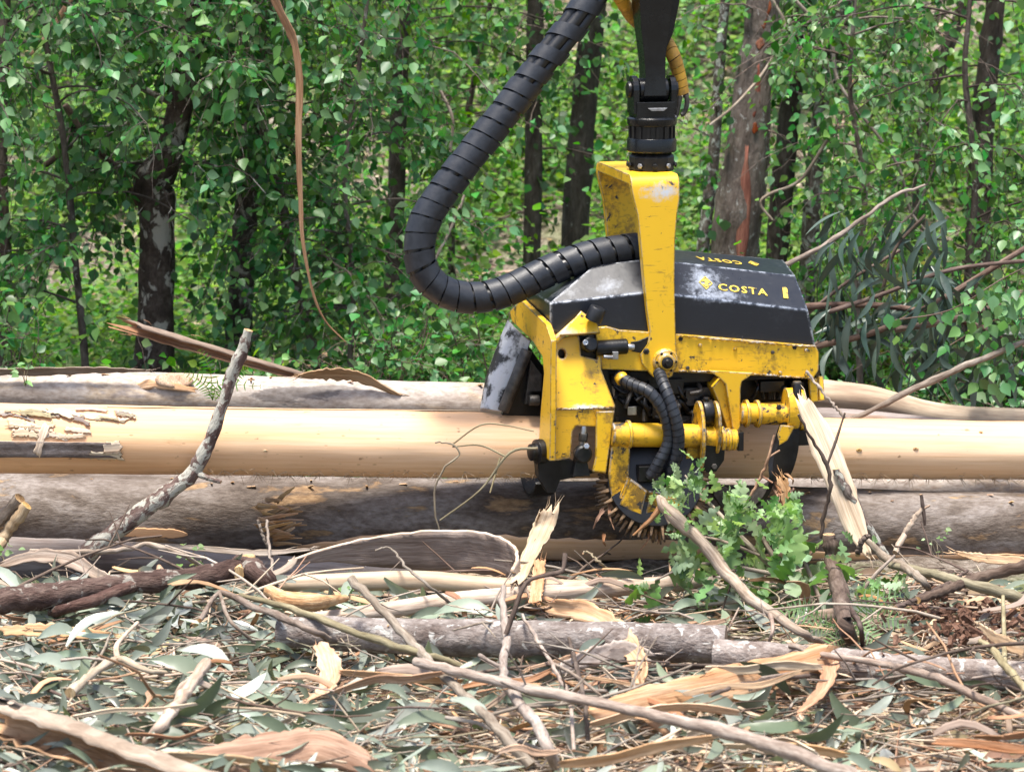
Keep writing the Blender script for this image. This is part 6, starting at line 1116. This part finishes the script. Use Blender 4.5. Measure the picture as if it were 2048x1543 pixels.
for k in range(2200):
    X, Y = fore_pos(1, -3.3, -.1); X, Y = X[0], Y[0]; L = RNG.uniform(.08, .35); p = np.array((X, Y, float(gz(X, Y)) + RNG.uniform(0, .12) * lowz(Y))); d = unit(rand_dirs(1, -.1, .3 * lowz(Y))[0] * np.array((1.2, .8, 1))); tube(mb, np.array([p, p + d * L * .5 + RNG.normal(0, .015, 3), p + d * L]), np.array([.0032, .0028, .0015]) * RNG.uniform(.6, 1.5), 4, cap=False, m=k % 3)
tag(build('fine_twigs', mb, [M('stick'), M('stick_dark'), M('stick_pale')], None, True), 'fine twigs and stalks matted through the slash', 'twigs', kind='stuff')

XB = []
for k in range(22):
    x = RNG.uniform(700, 2048) if k < 16 else RNG.uniform(0, 700); y = RNG.uniform(1330, 1530); L = RNG.uniform(90, 300); a = RNG.normal(-.12, .35); p0 = on(x, y, .12 + RNG.uniform(0, .1)); P = [p0]; dx, dz = L * .0017 * math.cos(a), L * .0017 * math.sin(a) * .5
    for q in (1, 2, 3): P.append(p0 + np.array((dx, RNG.normal(0, .05), dz)) * q / 3 + RNG.normal(0, .006, 3))
    P = [np.array((p[0], p[1], max(p[2], float(gz(p[0], p[1])) + .05))) for p in P]; P = smoothpath(P, 15); mb = MB(); w = RNG.uniform(.012, .042); ribbon(mb, P, w * np.array([.7, 1, .95, 1, .9, .6]), np.array((0, RNG.uniform(-.9, .9), 1.0)), RNG.uniform(.3, 1.2), .004, 8, .05, rough=.03)
    mats = [('bark_in', 'bark_brown'), ('bark_brown', 'bark_in'), ('bark_in', 'bark_white'), ('bark_out', 'bark_in')][k % 4]
    build('bark_ribbon', mb, [M(mats[0]), M(mats[1])], None, True, label=('narrow' if w < .035 else 'wide') + ' torn orange brown bark ribbon in the slash, ' + zone(P[0][0], P[0][1]), cat='bark strip', group='bark ribbons in the slash')
mb = MB()
for k in range(260):
    x, y = RNG.normal(1930, 70), RNG.normal(1245, 26); p = on(x, y, .05 + abs(RNG.normal(0, .08))); s = RNG.uniform(.006, .022); boxm(mb, p, (s * RNG.uniform(1, 3), s, s * RNG.uniform(.4, 1)), Matrix.Rotation(RNG.uniform(0, 3), 3, Vector(rand_dirs(1)[0])))
tag(build('bark_crumble', mb, M('red_crumb'), None, False), 'heap of dark red brown rotten bark crumbs at right', 'bark crumbs', kind='stuff')

# loose chips lying on the logs
CPM = make_mesh('wood_chip', *(lambda m_: (m_.V(), m_.f))(boxm(MB(), (0, 0, 0), (1, .35, .12), taper=(.8, .6))), None, (M('bark_in'),))
for k in range(34):
    Q_, lab = (LQ, 'lower dark log') if k < 20 else (FQ, 'pale far log'); i = int(RNG.integers(int(len(Q_) * .25), int(len(Q_) * .8))); a = R(RNG.uniform(55, 80)); p = Q_[i, :3] + np.array((0, -math.cos(a), math.sin(a))) * (Q_[i, 3] * 1.01 + .003); s = RNG.uniform(.012, .04); Mx = Matrix.Translation(Vector(p)) @ Matrix.Rotation(-(math.pi / 2 - a), 4, 'X') @ Matrix.Rotation(RNG.uniform(0, 3.1), 4, 'Z') @ Matrix.Scale(s, 4)
    d_ = p - CAM; zx = ['far left', 'left of centre', 'centre', 'right of centre', 'far right'][int(np.clip((1024 + FPX * d_[0] / (d_ @ FWD)) // 410, 0, 4))]; tag(link('wood_chip', CPM, None, Mx), ('larger' if s > .025 else 'tiny') + ' wood chip lying on top of the ' + lab + ', ' + zx, 'wood chip', 'chips on the logs')
